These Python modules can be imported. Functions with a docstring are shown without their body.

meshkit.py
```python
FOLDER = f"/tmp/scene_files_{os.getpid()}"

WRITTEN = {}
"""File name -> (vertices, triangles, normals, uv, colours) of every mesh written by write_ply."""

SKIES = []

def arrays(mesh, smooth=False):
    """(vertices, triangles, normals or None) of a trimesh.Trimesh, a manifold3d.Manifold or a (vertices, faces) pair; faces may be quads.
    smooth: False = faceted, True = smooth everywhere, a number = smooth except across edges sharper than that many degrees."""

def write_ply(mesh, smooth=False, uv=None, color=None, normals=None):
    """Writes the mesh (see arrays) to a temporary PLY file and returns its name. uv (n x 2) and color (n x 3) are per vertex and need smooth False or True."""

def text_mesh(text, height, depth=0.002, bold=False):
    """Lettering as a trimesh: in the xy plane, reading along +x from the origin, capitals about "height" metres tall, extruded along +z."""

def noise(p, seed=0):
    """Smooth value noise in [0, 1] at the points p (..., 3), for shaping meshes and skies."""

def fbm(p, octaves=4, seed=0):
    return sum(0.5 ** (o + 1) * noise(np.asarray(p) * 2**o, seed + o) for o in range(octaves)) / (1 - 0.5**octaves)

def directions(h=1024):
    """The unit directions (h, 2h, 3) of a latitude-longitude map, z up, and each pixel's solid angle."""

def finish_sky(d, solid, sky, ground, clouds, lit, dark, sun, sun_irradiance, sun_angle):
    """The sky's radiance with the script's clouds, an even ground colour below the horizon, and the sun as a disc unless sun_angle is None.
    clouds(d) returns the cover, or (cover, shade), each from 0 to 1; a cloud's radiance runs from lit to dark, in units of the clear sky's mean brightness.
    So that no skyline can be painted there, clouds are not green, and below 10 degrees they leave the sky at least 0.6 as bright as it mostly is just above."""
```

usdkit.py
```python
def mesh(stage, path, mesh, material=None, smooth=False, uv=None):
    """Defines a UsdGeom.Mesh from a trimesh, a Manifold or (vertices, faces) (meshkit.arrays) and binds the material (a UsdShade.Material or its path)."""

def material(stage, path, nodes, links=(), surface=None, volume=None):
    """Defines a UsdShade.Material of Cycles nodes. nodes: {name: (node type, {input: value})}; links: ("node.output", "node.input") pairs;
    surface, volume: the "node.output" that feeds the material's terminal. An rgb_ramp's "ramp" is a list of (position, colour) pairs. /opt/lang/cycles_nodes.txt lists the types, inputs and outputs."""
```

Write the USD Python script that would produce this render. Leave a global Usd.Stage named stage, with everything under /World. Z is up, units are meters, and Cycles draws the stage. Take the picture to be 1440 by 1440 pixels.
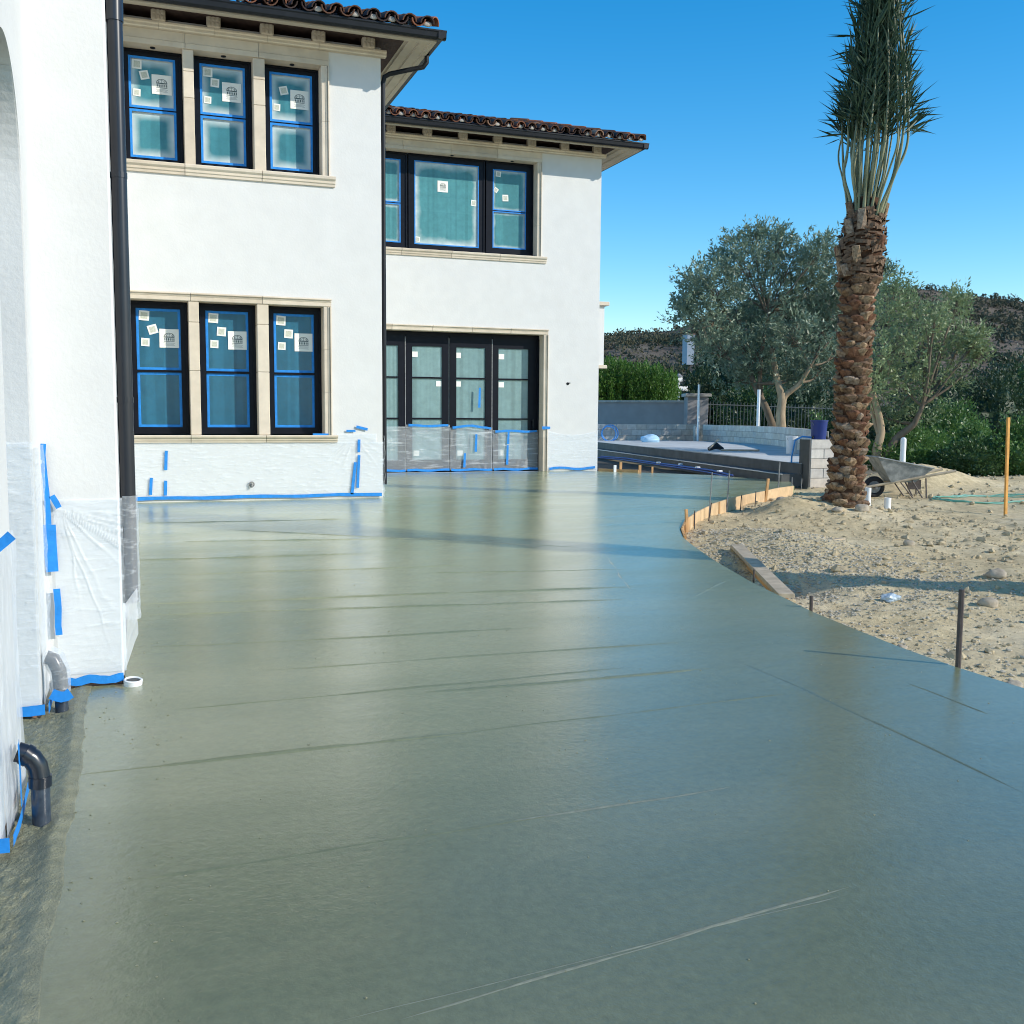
import math, random
import numpy as np, trimesh, usdkit, meshkit
import manifold3d as m3
from shapely.geometry import Polygon, box as sbox, LineString, Point
from shapely import ops as sops
from shapely.prepared import prep
from pxr import Usd, UsdGeom, UsdLux, UsdShade, Gf, Sdf, Vt

# ------------------------------------------------------------------ stage, camera, sky, sun, exposure
stage = Usd.Stage.CreateInMemory()
UsdGeom.SetStageUpAxis(stage, 'Z'); UsdGeom.SetStageMetersPerUnit(stage, 1.0)
UsdGeom.Xform.Define(stage, '/World'); UsdGeom.Scope.Define(stage, '/World/Looks')
EXPOSURE = 0.48
SUN_AZ, SUN_EL = math.radians(130.0), math.radians(27.0)
FPX = 1440.0
PITCH, ROLL, YAW = math.atan(137 / FPX), 0.007, math.radians(20.0)
CAM = np.array([0, 0, 1.3])
FWD = np.array([math.sin(YAW) * math.cos(PITCH), math.cos(YAW) * math.cos(PITCH), -math.sin(PITCH)])
_r0 = np.array([math.cos(YAW), -math.sin(YAW), 0.0]); _d0 = np.cross(FWD, _r0)
RGT = math.cos(ROLL) * _r0 - math.sin(ROLL) * _d0
DWN = math.sin(ROLL) * _r0 + math.cos(ROLL) * _d0
cam = UsdGeom.Camera.Define(stage, '/World/camera')
M = Gf.Matrix4d(*RGT, 0, *(-DWN), 0, *(-FWD), 0, *CAM, 1)
cam.AddTransformOp().Set(M)
cam.CreateHorizontalApertureAttr(36.0); cam.CreateVerticalApertureAttr(36.0); cam.CreateFocalLengthAttr(36.0)
cam.CreateClippingRangeAttr(Gf.Vec2f(0.05, 20000)); cam.CreateExposureAttr(EXPOSURE)
SUN = np.array([math.sin(SUN_AZ) * math.cos(SUN_EL), math.cos(SUN_AZ) * math.cos(SUN_EL), math.sin(SUN_EL)])
sky = UsdLux.DomeLight.Define(stage, '/World/sky')
skym = usdkit.material(stage, '/World/Looks/sky_air', {
    'sky': ('sky_texture', {'sky_type': 'single_scattering', 'sun_disc': False, 'sun_elevation': SUN_EL, 'sun_rotation': SUN_AZ,
                            'air_density': 1.0, 'aerosol_density': 0.12, 'ozone_density': 3.0, 'altitude': 50.0}),
    'hs': ('hsv', {'hue': 0.495, 'saturation': 1.42, 'value': 1.0}),
    'bg': ('background_shader', {'strength': 0.15})}, [('sky.color', 'hs.color'), ('hs.color', 'bg.color')], surface='bg.background')
UsdShade.MaterialBindingAPI.Apply(sky.GetPrim()).Bind(skym)
sky.GetPrim().SetCustomDataByKey('kind', 'structure')
sun = UsdLux.DistantLight.Define(stage, '/World/sun')
sun.CreateIntensityAttr(0.88); sun.CreateAngleAttr(0.5); sun.CreateColorAttr(Gf.Vec3f(1.0, 0.93, 0.82)); sun.GetPrim().CreateAttribute('inputs:normalize', Sdf.ValueTypeNames.Bool).Set(True)
_x = np.cross([0, 0, 1], SUN); _x /= np.linalg.norm(_x); _y = np.cross(SUN, _x)
sun.AddTransformOp().Set(Gf.Matrix4d(*_x, 0, *_y, 0, *SUN, 0, 0, 0, 50, 1))

# ------------------------------------------------------------------ helpers
def ray(px, py): return FWD + RGT * (px - 720) / FPX + DWN * (py - 720) / FPX
def at(px, py, d): return CAM + ray(px, py) * d                       # a point at axial distance d
def on_z(px, py, z=0.0): v = ray(px, py); return CAM + v * (z - CAM[2]) / v[2]
def on_y(px, py, y): v = ray(px, py); return CAM + v * (y / v[1])
YF, YR = 15.65, 22.03                                                  # the two house fronts
SL = 0.02
def slab_z(y): return -SL * np.maximum(0.0, YF - np.asarray(y, float))
def ground(px, py, off=0.0):                                           # a point on the slab's plane, off metres above it
    v = ray(px, py); t = (-SL * YF + off - CAM[2]) / (v[2] - SL * v[1]); p = CAM + v * t
    return on_z(px, py, off) if p[1] > YF else p
def above(base, px, py):                                               # the point over base's distance seen at this pixel
    v = ray(px, py); return CAM + v * np.linalg.norm((base - CAM)[:2]) / np.linalg.norm(v[:2])

used, BASE = {}, {}
def numbered(parent, name):
    k = parent + '/' + name; n = used.get(k, -1) + 1; used[k] = n
    return k if n == 0 else '%s_%03d' % (k, n)
def tag(p, label=None, cat=None, group=None, kind=None):
    for k, v in (('label', label), ('category', cat), ('group', group), ('kind', kind)):
        if v: p.SetCustomDataByKey(k, v)
    return p
def thing(name, label, cat, base=(0, 0, 0), group=None, rotz=0.0):
    path = numbered('/World', name); x = UsdGeom.Xform.Define(stage, path)
    base = np.array(base, float); x.AddTranslateOp().Set(Gf.Vec3d(*base))
    if rotz: x.AddRotateZOp().Set(math.degrees(rotz)); base = np.zeros(3)      # rotated things are given in local coordinates
    BASE[path] = base
    return tag(x.GetPrim(), label, cat, group)
def obj(name, mesh, mat, parent=None, smooth=False, uv=None, label=None, cat=None, group=None, kind=None, local=False):
    pp = '/World' if parent is None else str(parent.GetPath())
    path = numbered(pp, name); b = BASE.get(pp, np.zeros(3))
    if isinstance(mesh, (list, tuple)) and not isinstance(mesh[0], np.ndarray): mesh = cat_(mesh)
    v, f, n = meshkit.arrays(mesh, smooth)
    if parent is None and kind != 'structure' and kind != 'stuff' and not local:      # top-level single mesh: origin at its base
        b = np.array([(v[:, 0].min() + v[:, 0].max()) / 2, (v[:, 1].min() + v[:, 1].max()) / 2, v[:, 2].min()])
    if n is None: g = usdkit.mesh(stage, path, (v - b, f), mat, False, uv)
    else:
        g = usdkit.mesh(stage, path, (v - b, f), mat, False, uv)
        g.CreateNormalsAttr(Vt.Vec3fArray.FromNumpy(n.astype(np.float32))); g.SetNormalsInterpolation('vertex')
    if parent is None and np.any(b): g.AddTranslateOp().Set(Gf.Vec3d(*b))
    BASE[path] = b
    return tag(g.GetPrim(), label, cat, group, kind)
def cat_(ms):
    out = []
    for m in ms:
        if isinstance(m, trimesh.Trimesh): out.append(m)
        else: v, f, _ = meshkit.arrays(m); out.append(trimesh.Trimesh(v, f, process=False))
    return trimesh.util.concatenate(out)
def bx(x0, x1, y0, y1, z0, z1, c=0.0):
    a, b = np.array([min(x0, x1), min(y0, y1), min(z0, z1)]), np.array([max(x0, x1), max(y0, y1), max(z0, z1)])
    if c <= 0:
        m = trimesh.creation.box(b - a); m.apply_translation((a + b) / 2); return m
    c = min(c, (b - a).min() * 0.45); pts = []
    for s in np.ndindex(2, 2, 2):
        p = np.where(np.array(s) == 0, a, b); q = np.where(np.array(s) == 0, 1, -1) * c
        for k in range(3):
            r = p.astype(float).copy()
            for j in range(3):
                if j != k: r[j] += q[j]
            pts.append(r)
    return trimesh.convex.convex_hull(np.array(pts))
def cyl(p0, p1, r0, r1=None, n=12, caps=True):
    return tube([p0, p1], [r0, r0 if r1 is None else r1], n, caps)
def tube(path, r, n=8, caps=True):
    P = np.array(path, float); R = np.broadcast_to(np.asarray(r, float), (len(P),)) if np.ndim(r) < 1 or len(np.atleast_1d(r)) != len(P) else np.asarray(r, float)
    T = np.gradient(P, axis=0); T /= np.maximum(np.linalg.norm(T, axis=1, keepdims=True), 1e-9)
    up = np.array([0, 0, 1.0]) if abs(T[0][2]) < 0.9 else np.array([1.0, 0, 0])
    N = np.cross(up, T[0]); N /= np.linalg.norm(N); rings = []
    a = np.linspace(0, 2 * np.pi, n, endpoint=False)
    for i in range(len(P)):
        N = N - T[i] * (N @ T[i]); N /= np.linalg.norm(N); B = np.cross(T[i], N)
        rings.append(P[i] + R[i] * (np.cos(a)[:, None] * N + np.sin(a)[:, None] * B))
    V = np.vstack(rings); F = []
    for i in range(len(P) - 1):
        for k in range(n):
            k2 = (k + 1) % n; F.append([i * n + k, i * n + k2, (i + 1) * n + k2]); F.append([i * n + k, (i + 1) * n + k2, (i + 1) * n + k])
    if caps:
        c0, c1 = len(V), len(V) + 1; V = np.vstack([V, P[0], P[-1]]); e = (len(P) - 1) * n
        for k in range(n):
            k2 = (k + 1) % n; F.append([c0, k2, k]); F.append([c1, e + k, e + k2])
    return trimesh.Trimesh(V, np.array(F), process=False)
def extr(poly, axis, a0, a1):
    """Extrudes a shapely polygon given in (x, z) along y (axis 'y'), in (y, z) along x ('x'), in (x, y) along z ('z')."""
    m = trimesh.creation.extrude_polygon(poly, a1 - a0, engine='earcut'); v = np.array(m.vertices)
    if axis == 'z': w = np.c_[v[:, 0], v[:, 1], v[:, 2] + a0]; f = m.faces
    elif axis == 'y': w = np.c_[v[:, 0], v[:, 2] + a0, v[:, 1]]; f = m.faces[:, ::-1]
    else: w = np.c_[v[:, 2] + a0, v[:, 0], v[:, 1]]; f = m.faces
    return trimesh.Trimesh(w, f, process=False)
def ring_tube(c, r, rt, n=24, k=8, axis=(0, 0, 1)):
    m = trimesh.creation.torus(r, rt, major_sections=n, minor_sections=k)
    m.apply_transform(trimesh.geometry.align_vectors([0, 0, 1], axis)); m.apply_translation(c); return m
def quad(p, u, v):
    p, u, v = (np.array(q, float) for q in (p, u, v))
    return trimesh.Trimesh(np.array([p, p + u, p + u + v, p + v]), [[0, 1, 2], [0, 2, 3]], process=False)
UV4 = np.array([[0, 0], [1, 0], [1, 1], [0, 1]], float)
rng = np.random.default_rng(7)
def fbm(p, o=4, seed=0): return meshkit.fbm(p, o, seed) - 0.5

# ------------------------------------------------------------------ materials
LK = '/World/Looks/'
def mk(name, base, rough=0.6, var=0.15, scale=6.0, bump=0.0, bscale=None, spec=0.4, metal=0.0, base2=None, detail=5.0, rand=0.0, coat=0.0, stretch=(1, 1, 1), bdist=0.01):
    b = np.array(base, float); b2 = b * (1 + var) if base2 is None else np.array(base2, float)
    N = {'g': ('texture_coordinate', {}), 'mp': ('mapping', {'scale': stretch}), 'n': ('noise_texture', {'scale': scale, 'detail': detail, 'roughness': 0.6}),
         'r': ('rgb_ramp', {'ramp': [(0.3, b * (1 - var)), (0.7, b2)]}),
         'p': ('principled_bsdf', {'roughness': rough, 'specular_ior_level': spec, 'metallic': metal, 'coat_weight': coat})}
    L = [('g.object', 'mp.vector'), ('mp.vector', 'n.vector'), ('n.fac', 'r.fac')]; out = 'r.color'
    if rand:
        N['oi'] = ('geometry', {}); N['mr'] = ('map_range', {'from_min': 0.0, 'from_max': 1.0, 'to_min': 1 - rand, 'to_max': 1 + rand}); N['hv'] = ('hsv', {})
        L += [('oi.random_per_island', 'mr.value'), ('mr.result', 'hv.value'), ('r.color', 'hv.color')]; out = 'hv.color'
    L.append((out, 'p.base_color'))
    if bump:
        N['bn'] = ('noise_texture', {'scale': bscale or scale * 4, 'detail': 6.0, 'roughness': 0.6}); N['bp'] = ('bump', {'strength': bump, 'distance': bdist})
        L += [('mp.vector', 'bn.vector'), ('bn.fac', 'bp.height'), ('bp.normal', 'p.normal')]
    return usdkit.material(stage, LK + name, N, L, surface='p.BSDF')
def leafmat(name, c1, c2, trans=0.3, rough=0.5, scale=1.5, spec=0.3):
    c1, c2 = np.array(c1), np.array(c2)
    return usdkit.material(stage, LK + name, {
        'g': ('geometry', {}), 'r': ('rgb_ramp', {'ramp': [(0.0, c1), (1.0, c2)]}),
        'n': ('noise_texture', {'scale': scale, 'detail': 2.0}), 'm': ('math', {'math_type': 'multiply_add', 'value2': 0.5}),
        'tl': ('translucent_bsdf', {}), 'p': ('principled_bsdf', {'roughness': rough, 'specular_ior_level': spec}), 'mx': ('mix_closure', {'fac': trans})},
        [('g.random_per_island', 'm.value1'), ('g.position', 'n.vector'), ('n.fac', 'm2.value1') if False else ('n.fac', 'm.value3'), ('m.value', 'r.fac'),
         ('r.color', 'p.base_color'), ('r.color', 'tl.color'), ('p.BSDF', 'mx.closure1'), ('tl.BSDF', 'mx.closure2')], surface='mx.closure')

STUCCO = mk('white_stucco', (0.625, 0.625, 0.605), 0.75, 0.035, 3.0, 0.35, 30, 0.2, bdist=0.006)
STONE = mk('cast_stone', (0.58, 0.505, 0.40), 0.8, 0.1, 4, 0.3, 60, 0.2, bdist=0.003)
STONE_B = mk('cast_stone_pale', (0.61, 0.535, 0.43), 0.8, 0.1, 4, 0.3, 60, 0.2, bdist=0.003)
STONE_C = mk('cast_stone_dark', (0.54, 0.465, 0.365), 0.8, 0.12, 4, 0.3, 60, 0.2, bdist=0.003)
SOFFIT = mk('painted_soffit', (0.42, 0.37, 0.29), 0.8, 0.08, 3)
BLACKMETAL = mk('black_metal', (0.010, 0.011, 0.014), 0.42, 0.2, 8, spec=0.25)
BRONZE = mk('dark_bronze', (0.018, 0.019, 0.024), 0.28, 0.2, 3, spec=0.45)
BLACKFRAME = mk('black_window_frame', (0.006, 0.007, 0.012), 0.4, 0.2, 10, spec=0.16)
TILE = [mk('clay_tile_' + n, c, 0.8, 0.35, 9, 0.4, 40, 0.25) for n, c in (('brown', (0.11, 0.052, 0.032)), ('dark', (0.05, 0.03, 0.026)), ('red', (0.22, 0.085, 0.045)), ('pale', (0.30, 0.17, 0.11)))]
MORTAR = mk('tile_mortar', (0.4, 0.36, 0.32), 0.9, 0.2, 20)
BLUETAPE = mk('blue_tape', (0.02, 0.22, 0.62), 0.55, 0.15, 14, 0.2, 60, 0.3)
PAPER = mk('white_paper', (0.78, 0.78, 0.72), 0.7, 0.04, 8)
PRINT = mk('grey_print', (0.10, 0.13, 0.13), 0.7, 0.1, 8)
NOTE = mk('pale_print', (0.50, 0.52, 0.44), 0.7, 0.2, 60)
INNER = mk('bare_drywall', (0.34, 0.35, 0.33), 0.9, 0.1, 2)
ABS = mk('black_abs', (0.012, 0.014, 0.02), 0.25, 0.2, 5, spec=0.6)
ABS_D = mk('black_abs_splashed', (0.02, 0.03, 0.05), 0.25, 0.2, 26, spec=0.6, base2=(0.05, 0.065, 0.085))
PVC = mk('white_pvc', (0.75, 0.76, 0.76), 0.35, 0.04, 5)
BLOCK = [mk('concrete_block_' + n, c, 0.9, 0.15, 7, 0.5, 50, 0.2) for n, c in (('grey', (0.47, 0.445, 0.41)), ('pale', (0.54, 0.515, 0.47)), ('warm', (0.50, 0.455, 0.395)))]
JOINT = mk('block_mortar', (0.2, 0.19, 0.175), 0.95, 0.15, 20)
CEMENT = mk('cured_concrete', (0.50, 0.505, 0.49), 0.85, 0.15, 1.3, 0.3, 40, 0.25)
FOOTING = mk('damp_shaded_concrete', (0.10, 0.10, 0.098), 0.85, 0.2, 3, 0.4, 30, 0.25)  # damp tone, darkened further to carry shade on the riser and pier end
WOOD = mk('form_lumber', (0.50, 0.29, 0.13), 0.75, 0.25, 5, 0.3, 30, 0.25, stretch=(1, 1, 1))
WOOD_W = mk('weathered_lumber', (0.40, 0.33, 0.24), 0.8, 0.25, 9, 0.3, 30, 0.2)
WOOD_O = mk('orange_stake_wood', (0.62, 0.31, 0.08), 0.7, 0.2, 9, 0.2, 30, 0.25)
STEEL = mk('rusty_steel', (0.06, 0.045, 0.04), 0.6, 0.4, 20, 0.3, 60, 0.5)
GALV = mk('grey_steel', (0.20, 0.20, 0.20), 0.5, 0.3, 20, spec=0.5)
IRON = mk('grey_iron_fence', (0.10, 0.12, 0.125), 0.55, 0.15, 8)
WALLST = mk('grey_wall_stucco', (0.27, 0.265, 0.275), 0.85, 0.1, 2, 0.4, 40, 0.2)
CAPST = mk('wall_cap_stone', (0.36, 0.34, 0.31), 0.85, 0.15, 4, 0.3, 40)
PLASTER = mk('plaster_splash', (0.42, 0.41, 0.37), 0.9, 0.2, 20)
BUCKET_W = mk('white_bucket_plastic', (0.72, 0.73, 0.72), 0.4, 0.06, 6)
BUCKET_B = mk('blue_bucket_plastic', (0.012, 0.03, 0.16), 0.35, 0.1, 6)
BLUEHOSE = mk('blue_hose_rubber', (0.05, 0.25, 0.62), 0.4, 0.1, 8)
GREENHOSE = mk('green_hose_rubber', (0.12, 0.33, 0.26), 0.45, 0.1, 8)
BLUEPIPE = mk('blue_conduit', (0.035, 0.06, 0.26), 0.4, 0.2, 6)
BARROW = mk('barrow_steel', (0.17, 0.19, 0.195), 0.6, 0.35, 9, 0.2, 40, 0.4, base2=(0.32, 0.33, 0.32))
RUBBER = mk('tyre_rubber', (0.02, 0.02, 0.022), 0.8, 0.2, 10)
SOILM = usdkit.material(stage, LK + 'dry_soil', {
    'g': ('geometry', {}), 'n1': ('noise_texture', {'scale': 0.55, 'detail': 8.0, 'roughness': 0.65}), 'n2': ('noise_texture', {'scale': 9.0, 'detail': 8.0, 'roughness': 0.7}),
    'r1': ('rgb_ramp', {'ramp': [(0.3, (0.52, 0.405, 0.235)), (0.5, (0.67, 0.54, 0.325)), (0.72, (0.76, 0.64, 0.43))]}),
    'r2': ('rgb_ramp', {'ramp': [(0.32, (0.62, 0.6, 0.58)), (0.6, (1.05, 1.05, 1.05))]}), 'mx': ('mix', {'mix_type': 'multiply', 'fac': 0.8}),
    'v': ('voronoi_texture', {'scale': 24.0}) if False else ('noise_texture', {'scale': 38.0, 'detail': 6.0, 'roughness': 0.75}),
    'bp': ('bump', {'strength': 0.75, 'distance': 0.035}), 'p': ('principled_bsdf', {'roughness': 0.95, 'specular_ior_level': 0.1})},
    [('g.position', 'n1.vector'), ('g.position', 'n2.vector'), ('g.position', 'v.vector'), ('n1.fac', 'r1.fac'), ('n2.fac', 'r2.fac'), ('r1.color', 'mx.color1'), ('r2.color', 'mx.color2'),
     ('mx.color', 'p.base_color'), ('v.fac', 'bp.height'), ('bp.normal', 'p.normal')], surface='p.BSDF')
CLOD = mk('soil_clod', (0.58, 0.475, 0.31), 0.95, 0.2, 12, 0.4, 60, 0.1, rand=0.3)
GRAVEL = mk('grey_gravel', (0.58, 0.52, 0.41), 0.9, 0.15, 12, 0.3, 60, 0.1, rand=0.28)
ROCK = mk('pale_rock', (0.36, 0.31, 0.24), 0.9, 0.25, 12, 0.5, 40, 0.15)
BARK_D = mk('olive_bark', (0.16, 0.125, 0.09), 0.9, 0.35, 8, 0.6, 30, 0.1, stretch=(1, 1, 0.3))
BARK_L = mk('olive_bark_pale', (0.34, 0.26, 0.17), 0.9, 0.3, 8, 0.6, 30, 0.1, stretch=(1, 1, 0.3))
PALMB = [mk('palm_boot_' + n, c, 0.85, 0.35, 22, 0.8, 60, 0.15, base2=c2) for n, c, c2 in (
    ('brown', (0.085, 0.05, 0.032), (0.27, 0.175, 0.11)), ('tan', (0.15, 0.095, 0.055), (0.42, 0.30, 0.19)), ('rust', (0.10, 0.045, 0.028), (0.24, 0.125, 0.075)), ('grey', (0.17, 0.12, 0.085), (0.40, 0.31, 0.23)))]
PALMCORE = mk('palm_trunk_core', (0.08, 0.042, 0.025), 0.95, 0.4, 12, 0.6, 40, 0.1)
FIBER = mk('palm_fiber', (0.24, 0.15, 0.09), 0.9, 0.35, 20, rand=0.45)
PETIOLE = mk('palm_petiole', (0.13, 0.155, 0.075), 0.5, 0.25, 3, base2=(0.30, 0.29, 0.165))
PALMLEAF = leafmat('palm_leaflet', (0.026, 0.055, 0.032), (0.085, 0.13, 0.075), 0.2, 0.5, 1.2, 0.25)
OLIVE = leafmat('olive_leaf', (0.055, 0.09, 0.055), (0.29, 0.37, 0.25), 0.22, 0.45, 0.5, 0.5)
OLIVE2 = leafmat('olive_leaf_warm', (0.07, 0.105, 0.042), (0.34, 0.42, 0.20), 0.25, 0.45, 0.5, 0.5)
HEDGEL = leafmat('hedge_leaf', (0.03, 0.075, 0.012), (0.13, 0.26, 0.04), 0.3, 0.45, 0.8)
SHRUBL = leafmat('shrub_leaf', (0.022, 0.05, 0.016), (0.085, 0.16, 0.05), 0.25, 0.4, 0.9, 0.5)
SHRUBL2 = leafmat('shrub_leaf_bright', (0.04, 0.095, 0.022), (0.16, 0.29, 0.075), 0.3, 0.4, 0.9, 0.5)
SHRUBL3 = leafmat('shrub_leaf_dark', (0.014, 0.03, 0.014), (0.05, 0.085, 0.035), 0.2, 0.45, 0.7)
BRUSHL = mk('chaparral_brush', (0.095, 0.115, 0.072), 0.95, 0.3, 0.05, rand=0.35, base2=(0.19, 0.175, 0.125), spec=0.05)
HILLM = usdkit.material(stage, LK + 'dry_hillside', {
    'g': ('geometry', {}), 'n': ('noise_texture', {'scale': 0.11, 'detail': 10.0, 'roughness': 0.75}), 'nb': ('noise_texture', {'scale': 0.8, 'detail': 6.0, 'roughness': 0.7}), 'bp': ('bump', {'strength': 0.9, 'distance': 0.8}),
    'r': ('rgb_ramp', {'ramp': [(0.34, (0.07, 0.065, 0.05)), (0.46, (0.14, 0.115, 0.09)), (0.58, (0.19, 0.155, 0.12)), (0.70, (0.33, 0.265, 0.175))]}),
    'p': ('principled_bsdf', {'roughness': 0.95, 'specular_ior_level': 0.05})},
    [('g.position', 'n.vector'), ('g.position', 'nb.vector'), ('nb.fac', 'bp.height'), ('bp.normal', 'p.normal'), ('n.fac', 'r.fac'), ('r.color', 'p.base_color')], surface='p.BSDF')
GROUNDM = mk('dry_ground', (0.2, 0.165, 0.11), 0.95, 0.3, 0.3, spec=0.1)
FARWALL = mk('far_house_wall', (0.22, 0.27, 0.33), 0.8, 0.05, 2)
FARROOF = mk('far_house_roof', (0.2, 0.13, 0.1), 0.8, 0.2, 2)
# fresh concrete: wet sheen broken by trowel waves and grain
WETC = usdkit.material(stage, LK + 'fresh_wet_concrete', {
    'g': ('geometry', {}), 'm1': ('mapping', {'scale': (0.35, 1.0, 1.0), 'rotation': (0, 0, 0.06)}),
    'nc': ('noise_texture', {'scale': 0.8, 'detail': 6.0, 'roughness': 0.6}),
    'rc': ('rgb_ramp', {'ramp': [(0.3, (0.116, 0.128, 0.066)), (0.7, (0.172, 0.175, 0.096))]}), 'sx': ('separate_xyz', {}), 'dry': ('map_range', {'from_min': 3.0, 'from_max': 13.0, 'to_min': 1.0, 'to_max': 2.3, 'clamp': True}), 'dm': ('hsv', {}), 'nf': ('noise_texture', {'scale': 26.0, 'detail': 6.0, 'roughness': 0.7}), 'rf': ('map_range', {'from_min': 0.3, 'from_max': 0.7, 'to_min': 0.86, 'to_max': 1.12}), 'mm': ('math', {'math_type': 'multiply'}),  # dry: far slab painted lighter to stand for its brighter light, not drying
    'nr': ('noise_texture', {'scale': 1.7, 'detail': 5.0, 'roughness': 0.6, 'distortion': 0.6}),
    'rr': ('map_range', {'from_min': 0.3, 'from_max': 0.7, 'to_min': 0.18, 'to_max': 0.32}),
    'nb1': ('noise_texture', {'scale': 3.0, 'detail': 3.0, 'roughness': 0.5}),
    'nb2': ('noise_texture', {'scale': 34.0, 'detail': 5.0, 'roughness': 0.62}),
    'nb3': ('noise_texture', {'scale': 120.0, 'detail': 2.0}),
    'b1': ('bump', {'strength': 0.2, 'distance': 0.02}), 'b2': ('bump', {'strength': 0.20, 'distance': 0.009}), 'b3': ('bump', {'strength': 0.16, 'distance': 0.004}),
    'p': ('principled_bsdf', {'specular_ior_level': 0.5, 'ior': 1.5, 'coat_weight': 0.55, 'coat_roughness': 0.13, 'coat_ior': 1.45})},
    [('g.position', 'm1.vector'), ('m1.vector', 'nc.vector'), ('m1.vector', 'nr.vector'), ('m1.vector', 'nb1.vector'), ('g.position', 'nb2.vector'), ('g.position', 'nb3.vector'),
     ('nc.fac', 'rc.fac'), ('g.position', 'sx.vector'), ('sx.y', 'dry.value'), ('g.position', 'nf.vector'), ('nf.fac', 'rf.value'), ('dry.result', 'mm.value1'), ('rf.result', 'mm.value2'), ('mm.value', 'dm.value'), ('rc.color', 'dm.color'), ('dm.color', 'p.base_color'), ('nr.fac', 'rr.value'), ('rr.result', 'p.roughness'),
     ('nb1.fac', 'b1.height'), ('nb2.fac', 'b2.height'), ('nb3.fac', 'b3.height'), ('b1.normal', 'b2.normal'), ('b2.normal', 'b3.normal'), ('b3.normal', 'p.normal'), ('b3.normal', 'p.coat_normal')], surface='p.BSDF')
GROUT = mk('wet_mortar_bed', (0.20, 0.205, 0.125), 0.30, 0.2, 14, 0.9, 130, 0.6, base2=(0.28, 0.27, 0.165), bdist=0.012)
RIDGEM = mk('screed_cream', (0.19, 0.20, 0.15), 0.45, 0.2, 30, spec=0.5)
def film(name, amount, tint=(0.9, 0.93, 0.95), wr=(2.0, 2.0, 9.0), s=0.5, scale=3.0):
    return usdkit.material(stage, LK + name, {
        'g': ('texture_coordinate', {}), 'mp': ('mapping', {'scale': wr}), 'n': ('noise_texture', {'scale': scale, 'detail': 4.0, 'roughness': 0.6, 'distortion': 0.4}),
        'r': ('map_range', {'from_min': 0.52, 'from_max': 0.74, 'to_min': amount * 0.75, 'to_max': min(1, amount * 1.9), 'clamp': True}), 'bp': ('bump', {'strength': s, 'distance': 0.02}),
        't': ('transparent_bsdf', {'color': (0.97, 0.98, 0.99)}), 'd': ('principled_bsdf', {'base_color': tint, 'roughness': 0.22, 'specular_ior_level': 0.6}),
        'tl': ('translucent_bsdf', {'color': tint}), 'm1': ('mix_closure', {'fac': 0.4}), 'm2': ('mix_closure', {})},
        [('g.object', 'mp.vector'), ('mp.vector', 'n.vector'), ('n.fac', 'r.value'), ('r.result', 'm2.fac'), ('n.fac', 'bp.height'), ('bp.normal', 'd.normal'),
         ('d.BSDF', 'm1.closure1'), ('tl.BSDF', 'm1.closure2'), ('t.BSDF', 'm2.closure1'), ('m1.closure', 'm2.closure2')], surface='m2.closure')
FILM_WALL = film('plastic_film_on_wall', 0.42)
FILM_DOOR = film('plastic_film_on_door', 0.46, (0.86, 0.89, 0.91), (0.8, 0.8, 6.0), 0.6, 2.4)
FILM_PIER = film('plastic_film_on_pier', 0.40, (0.9, 0.92, 0.93), (3.0, 3.0, 9.0), 0.5, 4.0)
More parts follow.
